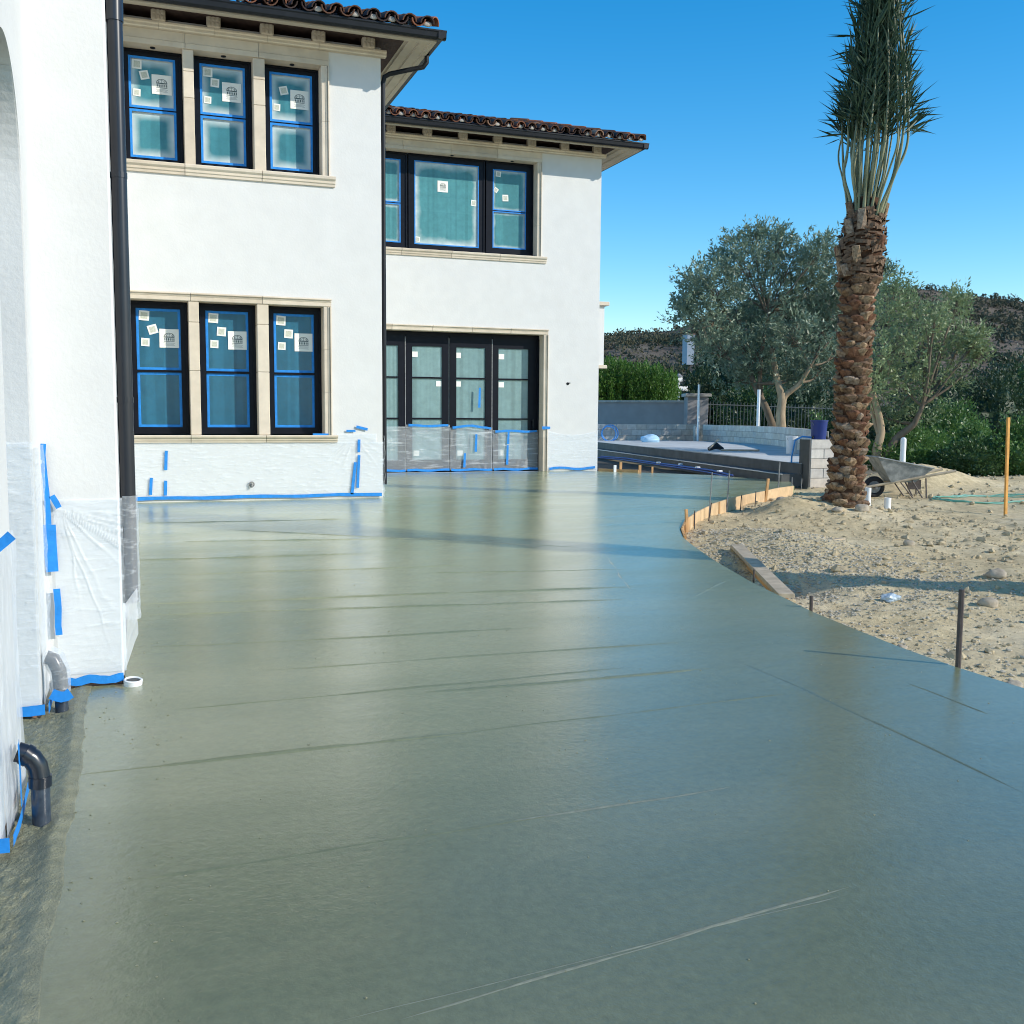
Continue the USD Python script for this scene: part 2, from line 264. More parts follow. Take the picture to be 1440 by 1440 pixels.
FILM_THICK = film('plastic_film_folded', 0.72, (0.86, 0.88, 0.90), (5.0, 5.0, 2.0), 0.6, 3.0)
def pane_mat(name, border, tint, dens, streak=0.6):
    """Glass under blue-green protective film; border: how far milky overspray reaches in from the masked edge (0 = none)."""
    N = {'uv': ('texture_coordinate', {}), 's': ('separate_xyz', {}), 'ux': ('math', {'math_type': 'subtract', 'value2': 0.5}), 'ax': ('math', {'math_type': 'absolute'}),
         'uy': ('math', {'math_type': 'subtract', 'value2': 0.5}), 'ay': ('math', {'math_type': 'absolute'}), 'mxx': ('math', {'math_type': 'smoothmax', 'value3': 0.12}),
         'g': ('geometry', {}), 'nn': ('noise_texture', {'scale': 5.0, 'detail': 4.0}), 'ad': ('math', {'math_type': 'multiply_add', 'value2': 0.10}),
         'br': ('map_range', {'from_min': 0.57 - border, 'from_max': 0.57, 'to_min': 0.0, 'to_max': 1.0 if border > 0 else 0.0, 'clamp': True}),
         'mpb': ('mapping', {'scale': (3.2, 0.0, 0.05)}), 'nb': ('noise_texture', {'scale': 1.6, 'detail': 1.0}), 'rb': ('rgb_ramp', {'ramp': [(0.40, np.array(tint) * 0.84), (0.46, np.array(tint)), (0.57, np.array(tint) * 1.04), (0.63, np.array(tint) * 0.88)]}),
         'nd': ('noise_texture', {'scale': 7.0, 'detail': 6.0, 'roughness': 0.7}), 'rd': ('map_range', {'from_min': 0.35, 'from_max': 0.75, 'to_min': 0.78, 'to_max': 1.25}), 'mu': ('mix', {'mix_type': 'multiply', 'fac': streak}),
         'mc': ('mix', {}), 'cw': ('color', {'value': (0.80, 0.84, 0.80)}), 'd': ('principled_bsdf', {'roughness': 0.14, 'specular_ior_level': 0.5}),
         't': ('transparent_bsdf', {'color': (0.55, 0.80, 0.86)}), 'fd': ('math', {'math_type': 'multiply_add', 'value2': 1 - dens, 'value3': dens}), 'm': ('mix_closure', {})}
    L = [('uv.UV', 's.vector'), ('s.x', 'ux.value1'), ('ux.value', 'ax.value1'), ('s.y', 'uy.value1'), ('uy.value', 'ay.value1'), ('ax.value', 'mxx.value1'), ('ay.value', 'mxx.value2'),
         ('g.position', 'nn.vector'), ('nn.fac', 'ad.value1'), ('mxx.value', 'ad.value3'), ('ad.value', 'br.value'),
         ('g.position', 'mpb.vector'), ('mpb.vector', 'nb.vector'), ('nb.fac', 'rb.fac'), ('g.position', 'nd.vector'), ('nd.fac', 'rd.value'), ('rb.color', 'mu.color1'), ('rd.result', 'mu.color2'),
         ('mu.color', 'mc.color1'), ('cw.color', 'mc.color2'), ('br.result', 'mc.fac'), ('mc.color', 'd.base_color'), ('br.result', 'fd.value1'), ('fd.value', 'm.fac'),
         ('t.BSDF', 'm.closure1'), ('d.BSDF', 'm.closure2')]
    return usdkit.material(stage, LK + name, N, L, surface='m.closure')
PANE_UP = pane_mat('glass_milky_edged', 0.24, (0.09, 0.32, 0.37), 0.66)
PANE_LOW = pane_mat('glass_blue_filmed', 0.0, (0.04, 0.20, 0.32), 0.62)
PANE_REAR = pane_mat('glass_green_filmed', 0.12, (0.12, 0.36, 0.38), 0.7)
PANE_DOOR = pane_mat('glass_door_filmed', 0.0, (0.27, 0.43, 0.44), 0.68)

# ------------------------------------------------------------------ ground, slab, soil
EDGE = [(9.9, 22.0), (11.87, 19.75), (12.28, 17.4), (11.55, 16.235), (10.84, 15.75), (10.12, 15.18), (9.446, 14.687), (8.83, 14.157), (8.142, 13.508), (7.352, 12.631), (6.741, 11.852), (6.22, 11.05), (5.9, 10.4),
        (5.70, 9.85), (5.41, 8.967), (5.25, 8.4), (5.06, 7.7), (4.91, 6.97), (4.80, 6.45), (4.73, 5.876), (4.675, 5.36), (4.655, 4.87), (4.685, 4.35), (4.8, 3.6), (5.0, 2.4), (5.3, 0.5), (5.5, -2.5)]
SLABP = Polygon([(-0.30, -2.5), (-0.30, 5.93), (-0.11, 5.93), (-0.11, YF), (3.55, YF), (3.55, YR), (9.9, YR)] + EDGE)
def grid_mesh(xs, ys, zf, keep=None):
    X, Y = np.meshgrid(xs, ys, indexing='ij'); V = np.c_[X.ravel(), Y.ravel(), zf(X.ravel(), Y.ravel())]
    nx, ny = len(xs), len(ys); i, j = np.meshgrid(np.arange(nx - 1), np.arange(ny - 1), indexing='ij'); a = (i * ny + j).ravel()
    F = np.vstack([np.c_[a, a + ny, a + ny + 1], np.c_[a, a + ny + 1, a + 1]])
    if keep is not None:
        c = V[F].mean(1); F = F[keep(c[:, 0], c[:, 1])]; u, inv = np.unique(F, return_inverse=True); V, F = V[u], inv.reshape(-1, 3)
    return trimesh.Trimesh(V, F, process=False)
def tri_poly(poly, zf, ext=0.16):
    v, f = trimesh.creation.triangulate_polygon(poly, engine='earcut'); top = np.c_[v, zf(v[:, 1])]
    ring = np.array(poly.exterior.coords)[:-1]; t = np.c_[ring, zf(ring[:, 1])]; b = t - [0, 0, ext]; n = len(ring)
    k = np.arange(n); k2 = (k + 1) % n; F = np.vstack([np.c_[k, k + n, k2 + n], np.c_[k, k2 + n, k2]])
    return trimesh.util.concatenate([trimesh.Trimesh(top, f, process=False), trimesh.Trimesh(np.vstack([t, b]), F, process=False)])
ground_sheet = grid_mesh(np.linspace(-700, 700, 29), np.linspace(-600, 800, 29), lambda x, y: np.full_like(x, -0.75))
obj('ground', ground_sheet, GROUNDM, kind='structure')
# split the top along the slope change so that no long sliver bends it
def polys(g): return [q for q in getattr(g, 'geoms', [g]) if q.geom_type == 'Polygon']
STOP = [tri_poly(q.segmentize(0.4), slab_z) for b in (sbox(-5, -5, 30, YF), sbox(-5, YF, 30, 40)) for q in polys(SLABP.intersection(b))]
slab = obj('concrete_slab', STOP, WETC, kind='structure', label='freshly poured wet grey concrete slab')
# screed lines, lap marks and trowel ridges left in the fresh surface
def ridge(p, q, w=0.012, h=0.004, wob=0.012, seed=0, n=110, fade=True):
    t = np.linspace(0, 1, n); P = np.outer(1 - t, p) + np.outer(t, q); d = np.array(q) - np.array(p); L = np.linalg.norm(d); d = d / L; nn = np.array([-d[1], d[0]])
    off = fbm(np.c_[t * L * 1.2, t * 0, t * 0 + seed], 3, seed) * 2 * wob; P = P + off[:, None] * nn
    k = np.clip(1.7 * meshkit.noise(np.c_[t * L * 4, t * 0, t * 0 + seed * 3.1], seed) - .05 + .5 * (meshkit.noise(np.c_[t * L * 23, t * 0, t * 0 + seed], seed) - .5), 0.3, 1)
    if fade: k = k * np.clip(np.minimum(t, 1 - t) * 9, 0.04, 1)
    z = slab_z(P[:, 1]); V = []
    for i in range(n):
        ww = w * k[i]; V += [[*(P[i] - nn * ww), z[i] - 0.001], [*(P[i] + nn * ww * 0.2), z[i] + h * k[i]], [*(P[i] + nn * ww), z[i] - 0.001]]
    F = []
    for i in range(n - 1):
        a = i * 3; F += [[a, a + 3, a + 4], [a, a + 4, a + 1], [a + 1, a + 4, a + 5], [a + 1, a + 5, a + 2]]
    return trimesh.Trimesh(np.array(V), np.array(F)[:, ::-1] if False else np.array(F), process=False)
RID = [((0.38, 2.52), (2.13, 2.67), .007, .003, RIDGEM), ((0.59, 2.45), (2.2, 2.69), .006, .003, RIDGEM), ((-0.29, 4.55), (2.3, 4.6), .016, .007, WETC), ((2.3, 4.6), (3.3, 4.66), .012, .004, WETC),
       ((-0.14, 3.48), (1.7, 3.57), .014, .004, WETC), ((1.2, 3.53), (2.3, 3.6), .008, .003, RIDGEM), ((0.12, 5.37), (2.7, 5.4), .012, .004, WETC), ((1.43, 5.26), (3.2, 5.24), .016, .006, WETC),
       ((-0.04, 8.15), (3.99, 7.76), .02, .008, WETC), ((-0.04, 7.75), (3.63, 7.29), .02, .007, WETC), ((-0.06, 6.75), (2.6, 6.55), .014, .005, WETC), ((0.6, 6.0), (3.4, 5.9), .012, .004, WETC),
       ((3.46, 5.49), (3.42, 3.15), .009, .004, WETC), ((4.12, 4.65), (4.1, 4.03), .006, .003, WETC), ((-0.13, 10.3), (2.2, 10.15), .03, .007, WETC), ((0.36, 11.47), (3.4, 11.0), .03, .007, WETC),
       ((0.2, 9.4), (2.9, 9.2), .02, .006, WETC), ((1.0, 12.3), (4.4, 10.0), .03, .006, WETC), ((4.46, 9.46), (3.86, 7.63), .012, .005, WETC), ((0.0, 13.2), (2.6, 13.0), .03, .008, WETC), ((2.3, 8.9), (4.3, 8.6), .016, .006, WETC), ((4.2, 7.2), (5.0, 7.9), .012, .005, WETC)]
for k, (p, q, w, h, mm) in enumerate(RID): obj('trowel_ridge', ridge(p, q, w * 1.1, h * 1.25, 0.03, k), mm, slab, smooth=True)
# small pits and crumbs on the slab
pits = []
for k in range(420):
    if k < 180: x, y = rng.uniform(-0.3, 0.12), rng.uniform(2.3, 9)
    else: x, y = rng.uniform(-0.2, 4.4), rng.uniform(2.2, 12)
    if not SLABP.contains(Point(x, y)): continue
    s = rng.uniform(0.0015, 0.0045); m = trimesh.creation.icosahedron(); m.apply_scale([s * rng.uniform(.7, 2), s, s * .7]); m.apply_translation([x, y, float(slab_z(y)) + s * .2]); pits.append(m)
obj('concrete_crumb', pits, GROUT, slab, kind='stuff')
# the raked mortar bed along the left foundation
def bedz(x, y):
    p = np.c_[x, y, 0 * x]; ed = -0.33 + 0.04 * fbm(p * [0, 1.3, 0], 3, 8) + 0.016 * fbm(p * [0, 11, 0], 2, 9); e = np.clip((ed - x) / 0.07, 0, 1)
    z = slab_z(y) + e * (-0.010 + 0.020 * fbm(p * 8, 3, 3) + 0.022 * np.abs(fbm(p * [46, 38, 1], 3, 4)) - 0.012 * np.abs(fbm(p * [21, 17, 1], 3, 14))) + 0.010 * np.exp(-((x - ed) / 0.035) ** 2) * (meshkit.noise(p * [3, 6, 1], 2) + .5 * meshkit.noise(p * 40, 3))
    return z - 0.05 * np.clip((x - ed - 0.05) / 0.05, 0, 1)
obj('mortar_bed', grid_mesh(np.arange(-0.84, -0.2, 0.0065), np.arange(2.0, 5.95, 0.009), bedz), GROUT, smooth=True, kind='structure')
# soil
SOIL_OFF = -0.17
slab_prep = prep(SLABP)
def bump2(x, y, cx, cy, r, h, sx=1.0, sy=1.0): return h * np.exp(-(((x - cx) / sx) ** 2 + ((y - cy) / sy) ** 2) / r ** 2)
PALM = ground(1186, 722, -0.135)
MND = at(1292, 660, 20.6); MN2 = ground(1108, 724, -.17)
def soil_z(x, y):
    p = np.c_[x, y, 0 * x]
    z = slab_z(y) + SOIL_OFF + 0.11 * fbm(p * 0.55, 3, 1) + 0.075 * fbm(p * 2.3, 4, 2) + 0.03 * fbm(p * 9, 3, 5)
    z = z + bump2(x, y, PALM[0] - 0.1, PALM[1] - 0.2, 0.9, 0.16) + bump2(x, y, 7.2, 10.2, 0.9, 0.20, 1.0, 1.3) + bump2(x, y, MND[0], MND[1], 1.0, 0.42, 1.5, 0.6) + bump2(x, y, MN2[0], MN2[1], 0.45, 0.20, 1, 1) - bump2(x, y, MN2[0] - .75, MN2[1] + .25, 0.35, 0.10, 1, 1) + bump2(x, y, 17.5, 17.5, 2.0, 0.16, 2.4, 0.8)
    z = z - bump2(x, y, 5.85, 8.35, 0.32, 0.13, 1, 1.3) + bump2(x, y, 8.3, 7.9, 1.3, 0.06) + np.clip(y - 18.5, 0, 3) * 0.02
    return z - 0.35 * (x < 4.3)
SOILP = Polygon([(4.3, -2.5), (34, -2.5), (34, 24), (22, 21), (13.2, 17.5), (12.0, 17.0), (11.4, 16.4), (10, 15.4), (8.6, 14.2), (7.2, 12.8), (6.4, 11.7), (5.7, 10.3), (5.2, 8.9), (4.85, 7.5), (4.5, 6), (4.4, 4)])
sp = prep(SOILP)
def keep_soil(x, y):
    from shapely import contains_xy
    return contains_xy(SOILP, x, y)
soil = obj('soil', [grid_mesh(np.arange(4.2, 12.6, 0.055), np.arange(-2.5, 17.6, 0.055), soil_z, keep_soil),
                    grid_mesh(np.arange(12.545, 34.1, 0.16), np.arange(-2.5, 24, 0.16), soil_z, keep_soil)], SOILM, smooth=True, kind='structure')
def stones(n, area, smin, smax, seed, dens=None, sub=0):
    r = np.random.default_rng(seed); x0, x1, y0, y1 = area
    base = [trimesh.creation.icosahedron() if not sub else trimesh.creation.icosphere(1) for _ in range(6)]; VV = []
    for b in base:
        v = np.array(b.vertices); v = v * r.uniform(0.65, 1.25, (len(v), 1)); v *= r.uniform(0.6, 1.25, 3) * [1, 1, 0.75]; VV.append(v)
    P = np.c_[r.uniform(x0, x1, n * 4), r.uniform(y0, y1, n * 4)]; k = keep_soil(P[:, 0], P[:, 1])
    if dens is not None: k &= r.random(len(P)) < dens(P[:, 0], P[:, 1])
    P = P[k][:n]; s = smin + (smax - smin) * r.random(len(P)) ** 2.6; Z = soil_z(P[:, 0], P[:, 1]); out_v, out_f = [], []
    ok = ~np.array([slab_prep.contains(Point(a, b)) for a, b in P]); off = 0
    for i in np.nonzero(ok)[0]:
        v = VV[i % 6]; a = r.uniform(0, 6.28); c, q = math.cos(a), math.sin(a); w = v @ np.array([[c, q, 0], [-q, c, 0], [0, 0, 1]]) * s[i]
        out_v.append(w + [P[i, 0], P[i, 1], Z[i] + s[i] * 0.25]); out_f.append(base[0].faces + off); off += len(v)
    return trimesh.Trimesh(np.vstack(out_v), np.vstack(out_f), process=False)
gdens = lambda x, y: np.clip(1.15 - np.hypot((x - 6.6) / 1.5, (y - 9.2) / 2.6), 0, 1) + 0.3 * np.clip(1 - np.abs(x - 5.4) / 0.7, 0, 1) * (y < 9)
obj('gravel', stones(20000, (4.5, 10, 2.5, 13.5), 0.004, 0.022, 3, gdens), GRAVEL, kind='stuff', label='loose grey gravel along the slab edge')
obj('soil_clods', [stones(8000, (4.5, 12, 2.5, 17), 0.004, 0.022, 4), stones(260, (5, 12, 3, 17), 0.03, 0.07, 14), stones(2600, (9, 26, 7, 21), 0.012, 0.06, 5)], CLOD, kind='stuff', label='crumbled dry soil clods')

# ------------------------------------------------------------------ house
H = thing('house', 'white two-storey stucco house with clay tile roof and black windows', 'house', (0, YF, 0))
def hpart(name, mesh, mat, parent=None, **k):
    return obj(name, mesh, mat, parent or H, **k)
UP = 0.55
T = 0.34
# openings: (x0, x1, z0, z1)
front_open = [(-0.15, 2.66, 4.80, 6.39), (-0.15, 2.66, 0.97, 2.895)]
rear_open = [(4.56, 8.57, 4.86, 6.94), (4.45, 8.76, 0.0, 3.12)]
def facade(x0, x1, z0, z1, holes, y): 
    p = sbox(x0, z0, x1, z1)
    for h in holes: p = p.difference(sbox(h[0] - .005, h[2] - .005, h[1] + .005, h[3] + .005))
    return extr(p, 'y', y, y + T)
# front block, rear block
hpart('wall', [facade(-2.6, 3.55, -0.05, 6.75, front_open, YF), bx(3.55 - T, 3.55, YF + T, YR, -0.05, 6.75), bx(-2.6, -2.3, YF + T, YR + 6, -0.05, 6.75), bx(-2.3, 3.2, YF + 5.4, YF + 5.7, -0.05, 6.75)], STUCCO, label='front block wall')
hpart('wall', [facade(3.2, 10.15, -0.05, 7.3, rear_open, YR), bx(10.15 - T, 10.15, YR + T, 31, -0.05, 7.3), bx(3.2, 3.5, YR + T, 31, -0.05, 7.3), bx(3.5, 9.8, YR + 6, YR + 6.3, -0.05, 7.3)], STUCCO, label='rear block wall')
for y0, x0, x1 in ((YF, -2.3, 3.2), (YR, 3.5, 9.8)):
    hpart('floor', [bx(x0, x1, y0 + T, y0 + 5.4, -0.06, 0.0), bx(x0, x1, y0 + T, y0 + 5.4, 3.5 if y0 == YF else 3.75, 3.9 if y0 == YF else 4.3)], INNER)
    hpart('ceiling', bx(x0, x1, y0 + T, y0 + 5.4, 6.6 + (y0 == YR) * UP, 6.7 + (y0 == YR) * UP), INNER)
    hpart('inner_wall', bx(x0 + 0.02, x1 - 0.02, y0 + 4.6, y0 + 4.75, 0.01, 6.6), INNER)
# side wall with arches and the pier at its end
def arch(y0, y1, zs):
    r = (y1 - y0) / 2; c = (y0 + y1) / 2; a = np.linspace(0, np.pi, 33)
    return Polygon([(y0, -0.6)] + [(c - r * math.cos(t), zs + r * math.sin(t)) for t in a] + [(y1, -0.6)])
side = Polygon([(1.2, -0.19), (5.95, -0.19), (5.95, 6.8), (1.2, 6.8)]).difference(arch(4.45, 5.46, 2.38)).difference(arch(2.3, 3.83, 2.2))
hpart('wall', extr(side, 'x', -0.86, -0.49), STUCCO, label='arcade wall with rounded arches')
rv = Polygon([(4.45, -0.18), (5.458, -0.18), (5.458, 2.9), (4.45, 2.9)]).intersection(arch(4.452, 5.458, 2.38)).difference(arch(4.40, 5.450, 2.372))
rv = max(getattr(rv, 'geoms', [rv]), key=lambda q: q.area)
hpart('arch_reveal', extr(rv, 'x', -0.855, -0.496), mk('grey_lining', (0.56, 0.57, 0.56), 0.8, 0.06, 2, 0.3, 30), label='greyer lining inside the arch')  # lining set to a greyer tone than the wall around it
pier = bx(-1.4, -0.11, 5.95, 6.9, -0.165, 6.8, 0.012)
hpart('pier', pier, STUCCO)
hpart('wall', bx(-0.75, -0.35, 6.9, YF, -0.2, 6.8), STUCCO, label='wall behind the pier')
hpart('footing', [bx(-0.47, -0.125, 5.958, 6.3, -0.25, -0.165), bx(-0.84, -0.497, 5.47, 5.95, -0.3, -0.19), bx(-0.84, -0.497, 3.84, 4.44, -0.32, -0.19)], mk('brick_red_footing', (0.32, 0.17, 0.11), 0.9, 0.35, 18, 0.4, 60), label='reddish footing edge under the stucco')
# stone trim
tones = [STONE, STONE_B, STONE_C]; tk = [0]
def stone(name, mesh, **k):
    tk[0] += 1; return hpart(name, mesh, tones[(tk[0] * 7) % 5 % 3], **k)
G = 0.004
def cuts(a, b, step): 
    n = max(1, round((b - a) / step)); return np.linspace(a, b, n + 1)
def sill(x0, x1, z0, z1, y, end=True):
    h = z1 - z0; prof = Polygon([(y + 0.25, z1 - 0.01), (y + 0.25, z0), (y - 0.03, z0), (y - 0.035, z0 + h * .25), (y - 0.05, z0 + h * .3), (y - 0.052, z0 + h * .55), (y - 0.085, z0 + h * .7), (y - 0.09, z1 - 0.012), (y - 0.085, z1)])
    c = cuts(x0, x1, 1.05)
    for a, b in zip(c[:-1], c[1:]): stone('sill_stone', extr(prof, 'x', a + G, b - G))
def head(x0, x1, z0, z1, y, plain=False):
    h = z1 - z0; prof = Polygon([(y + 0.24, z0), (y + 0.24, z1 - .02), (y + 0.0, z1), (y - 0.055, z1), (y - 0.06, z1 - h * .18), (y - 0.035, z1 - h * .24), (y - 0.032, z1 - h * .42), (y - 0.022, z1 - h * .48), (y - 0.02, z0 + 0.006), (y - 0.012, z0)]) if not plain else Polygon([(y + 0.24, z0), (y + 0.24, z1), (y - 0.018, z1), (y - 0.018, z0 + .08), (y - 0.03, z0 + .07), (y - 0.03, z0)])
    c = cuts(x0, x1, 1.0)
    for a, b in zip(c[:-1], c[1:]): stone('head_stone', extr(prof, 'x', a + G, b - G))
def jamb(x0, x1, z0, z1, y, side):
    w = x1 - x0; s = [(0, -0.012), (0.06, -0.02), (0.5, -0.022), (0.55, -0.032), (0.76, -0.035), (0.80, -0.0), (0.84, -0.055), (1.0, -0.052)]
    pts = [(x0 + w * a, y + b) if side > 0 else (x1 - w * a, y + b) for a, b in s]; far = [(x1, y + 0.002), (x0 + w * .2, y + 0.002), (x0 + w * .2, y + .24), (x0, y + .24)] if side > 0 else [(x0, y + 0.002), (x1 - w * .2, y + 0.002), (x1 - w * .2, y + .24), (x1, y + .24)]
    pr = Polygon(pts + far).buffer(0)
    c = cuts(z0, z1, 0.75)
    for a, b in zip(c[:-1], c[1:]): stone('jamb_stone', extr(pr, 'z', a + G / 2, b - G / 2))
for (x0, x1, z0, z1), up in zip(front_open, (1, 0)):
    sill(x0 - 0.21, x1 + 0.19, z0 - 0.145 if up else z0 - 0.11, z0, YF)
    if up: head(x0 - 0.11, x1 + 0.11, z1, 6.598, YF, True)
    else: head(x0 - 0.115, x1 + 0.115, z1, z1 + 0.115, YF)
    jamb(x1 - 0.004, x1 + 0.108, z0 + 0.002, z1 - 0.002, YF, 1); jamb(x0 - 0.108, x0 + 0.004, z0 + 0.002, z1 - 0.002, YF, -1)
    for a, b in ((0.715, 0.86), (1.68, 1.845)):
        for p, q in ((z0 + 0.002, z0 + 0.93), (z0 + 0.934, z1 - 0.30), (z1 - 0.296, z1 - 0.002)): stone('mullion_stone', bx(a, b, YF - 0.004, YF + 0.24, p, q, 0.006))
    if up:
        for x in (0.32, 1.28, 2.25):
            m = cyl((x, YF + 0.10, z1 - 0.012), (x, YF + 0.10, z1 + 0.02), 0.035, n=14); hpart('soffit_lamp', m, BLACKMETAL)
sill(4.3, 8.80, 4.72, 4.86, YR); head(4.4, 8.68, 6.94, 7.15, YR, True); jamb(8.566, 8.665, 4.862, 6.938, YR, 1)
for x in (5.1, 6.6, 8.0): hpart('soffit_lamp', cyl((x, YR + 0.10, 6.928), (x, YR + .10, 6.96), 0.035, n=14), BLACKMETAL)
head(4.3, 8.87, 3.12, 3.24, YR); jamb(8.756, 8.865, 0.0, 3.118, YR, 1)
# windows
def ringpoly(x0, x1, z0, z1, w): return sbox(x0, z0, x1, z1).difference(sbox(x0 + w, z0 + w, x1 - w, z1 - w))
def sticker(win, cx, cz, y, s=0.30):
    hpart('sticker', bx(cx - s / 2, cx + s / 2, y - 0.002, y, cz - s / 2, cz + s / 2), PAPER, win)
    k = s / 0.30; parts = []; yy = y - 0.0032
    a = np.linspace(0, np.pi, 17); R = 0.082 * k
    for r0, r1 in ((R, R - 0.012 * k), (R * .62, R * .55)):
        parts.append(extr(Polygon([(cx - r0 * math.cos(t), cz + 0.03 * k + r0 * 0.72 * math.sin(t)) for t in a] + [(cx + r1 * math.cos(t), cz + 0.03 * k + r1 * 0.72 * math.sin(t)) for t in a]).buffer(0), 'y', yy, yy + 0.001))
    for dx in (-0.5, 0, 0.5): parts.append(bx(cx + dx * R * 1.2 - 0.003 * k, cx + dx * R * 1.2 + 0.003 * k, yy, yy + .001, cz + 0.03 * k, cz + 0.03 * k + R * .6))
    parts.append(bx(cx - R, cx + R, yy, yy + .001, cz + 0.012 * k, cz + 0.03 * k))
    for i in range(6): 
        xx = cx - R * .92 + i * R * 1.84 / 5.4; parts.append(bx(xx, xx + R * .2, yy, yy + .001, cz - 0.035 * k, cz + 0.004 * k))
    parts.append(bx(cx - R, cx + R, yy, yy + .001, cz - 0.052 * k, cz - 0.043 * k))
    for i, w in enumerate((1.0, .8, .95)): parts.append(bx(cx - R * 1.1 * w, cx + R * 1.1 * w, yy, yy + .001, cz - (0.075 + i * 0.017) * k, cz - (0.071 + i * 0.017) * k))
    hpart('sticker_print', parts, PRINT, win)
def note(win, cx, cz, y, s, ang):
    for nm, k, dy, mm in (('paper_note', 1.0, 0.0, PAPER), ('note_print', 0.66, 0.0015, NOTE)):
        m = bx(-s / 2 * k, s / 2 * k, -0.0015, 0, -s / 2 * k, s / 2 * k); m.apply_transform(trimesh.transformations.rotation_matrix(ang, [0, 1, 0])); m.apply_translation([cx, y - dy, cz]); hpart(nm, m, mm, win)
def sash(x0, x1, z0, z1, y, pmat, fw=0.095, rail=None, tape=0.03, tapewide=None, st=None, notes=(), bottom=0.0, tin=0.0):
    fr = [extr(ringpoly(x0, x1, z0, z1, 0.03), 'y', y - 0.02, y + 0.06)]
    zz = [z0 + fw + bottom, z1 - fw]; 
    inner = sbox(x0 + 0.03, z0 + 0.03, x1 - 0.03, z1 - 0.03)
    lights = []
    if rail is None: lights = [(zz[0], zz[1])]
    else:
        cutsz = [zz[0]] + [r for r in rail] + [zz[1]]
        for i in range(len(cutsz) - 1): lights.append((cutsz[i] + (0.016 if i else 0), cutsz[i + 1] - (0.016 if i < len(cutsz) - 2 else 0)))
    for a, b in lights: inner = inner.difference(sbox(x0 + fw, a, x1 - fw, b))
    fr.append(extr(inner, 'y', y, y + 0.05)); win = hpart('window', fr, BLACKFRAME)
    for i, (a, b) in enumerate(lights):
        px0, px1 = x0 + fw, x1 - fw
        hpart('pane', quad((px0, y + 0.03, a), (px1 - px0, 0, 0), (0, 0, b - a)), pmat, win, uv=UV4)
        if tape: hpart('masking_tape', extr(ringpoly(px0 - tape * .3, px1 + tape * .3, a - 0.006, b + 0.006, tape * 1.2), 'y', y - 0.0025, y - 0.0008) if not tin else extr(ringpoly(px0 + .002, px1 - .002, a + .002, b - .002, tape), 'y', y + 0.0265, y + 0.029), BLUETAPE, win)
    top = lights[-1]; gy = y + 0.0255
    if st: sticker(win, x0 + st[0] * (x1 - x0), top[0] + st[1] * (top[1] - top[0]), gy, st[2] if len(st) > 2 else 0.27)
    for (u, v, s, a) in notes: note(win, x0 + u * (x1 - x0), top[0] + v * (top[1] - top[0]), gy, s, a)
    return win
FY = YF + 0.24
SX = [(-0.095, 0.708), (0.867, 1.674), (1.852, 2.648)]
for k, (a, b) in enumerate(SX):
    sash(a, b, 4.815, 6.385, FY, PANE_UP, rail=[5.58], tape=0.027, st=(0.66, 0.50), notes=[(0.25, 0.86, 0.13, 0.03), (0.37, 0.66, 0.12, -0.25 + .3 * (k == 1)), (0.24, 0.3, 0.10, 0.05)][(1 if k == 2 else 0):], tin=0)
    sash(a, b, 0.985, 2.89, FY, PANE_LOW, rail=[1.895], tape=0.036, tin=1, st=(0.68, 0.52), notes=[(0.26, 0.88, 0.14, 0.06), (0.40, 0.66, 0.13, -0.3 if k == 0 else 0.05), (0.27, 0.45, 0.115, 0.04)])
RY = YR + 0.24
sash(4.57, 5.62, 4.875, 6.93, RY, PANE_REAR, fw=0.15, rail=[5.86], tape=0.02)
w2 = sash(5.65, 7.40, 4.875, 6.93, RY, PANE_REAR, fw=0.14, tape=0.02, st=(0.45, 0.72, 0.24), notes=[(0.86, 0.55, 0.13, 0.05), (0.12, 0.06, 0.11, 0.1)])
sash(7.43, 8.555, 4.875, 6.93, RY, PANE_REAR, fw=0.17, rail=[5.86], tape=0.02, notes=[(0.27, 0.9, 0.12, 0.08), (0.42, 0.32, 0.14, -0.06), (0.22, 0.5, 0.10, 0.6)])
# folding doors
DY = YR + 0.28
DX = [(4.48, 5.57), (5.60, 6.585), (6.615, 7.60), (7.63, 8.745)]
hpart('door_frame', [bx(4.45, 8.76, DY + 0.02, DY + 0.1, 3.03, 3.118), bx(8.725, 8.757, DY - 0.02, DY + 0.1, 0, 3.03), bx(4.45, 8.76, DY - 0.02, DY + 0.1, -0.02, 0.02)], BLACKFRAME)
for k, (a, b) in enumerate(DX):
    y = DY + (0.0, 0.03, 0.0, 0.02)[k]; st_ = 0.145; br = b - (0.235 if k == 3 else st_); al = a + st_
    lights = [(0.27, 1.18), (1.215, 2.09), (2.125, 2.80)]; inner = sbox(a, 0.02, b, 3.03)
    for p, q in lights: inner = inner.difference(sbox(al, p, br, q))
    d = hpart('door', extr(inner, 'y', y, y + 0.055), BLACKFRAME)
    for p, q in lights: hpart('pane', quad((al, y + 0.03, p), (br - al, 0, 0), (0, 0, q - p)), PANE_DOOR, d, uv=UV4)
    hpart('edge_strip', bx(b + 0.004, b + 0.022, y - 0.004, y + 0.03, 0.03, 3.0), GALV, d)
    nx = {0: [], 1: [(0.22, 2.62), (0.78, 1.98), (0.25, 0.42)], 2: [(0.2, 2.62), (0.2, 1.98), (0.25, 0.42)], 3: [(0.2, 2.62), (0.2, 1.98), (0.2, 0.42)]}[k]
    for u, z in nx: hpart('paper_note', bx(a + u * (b - a) - .065, a + u * (b - a) + .065, y + 0.0245, y + 0.026, z - .06, z + .06), PAPER, d)
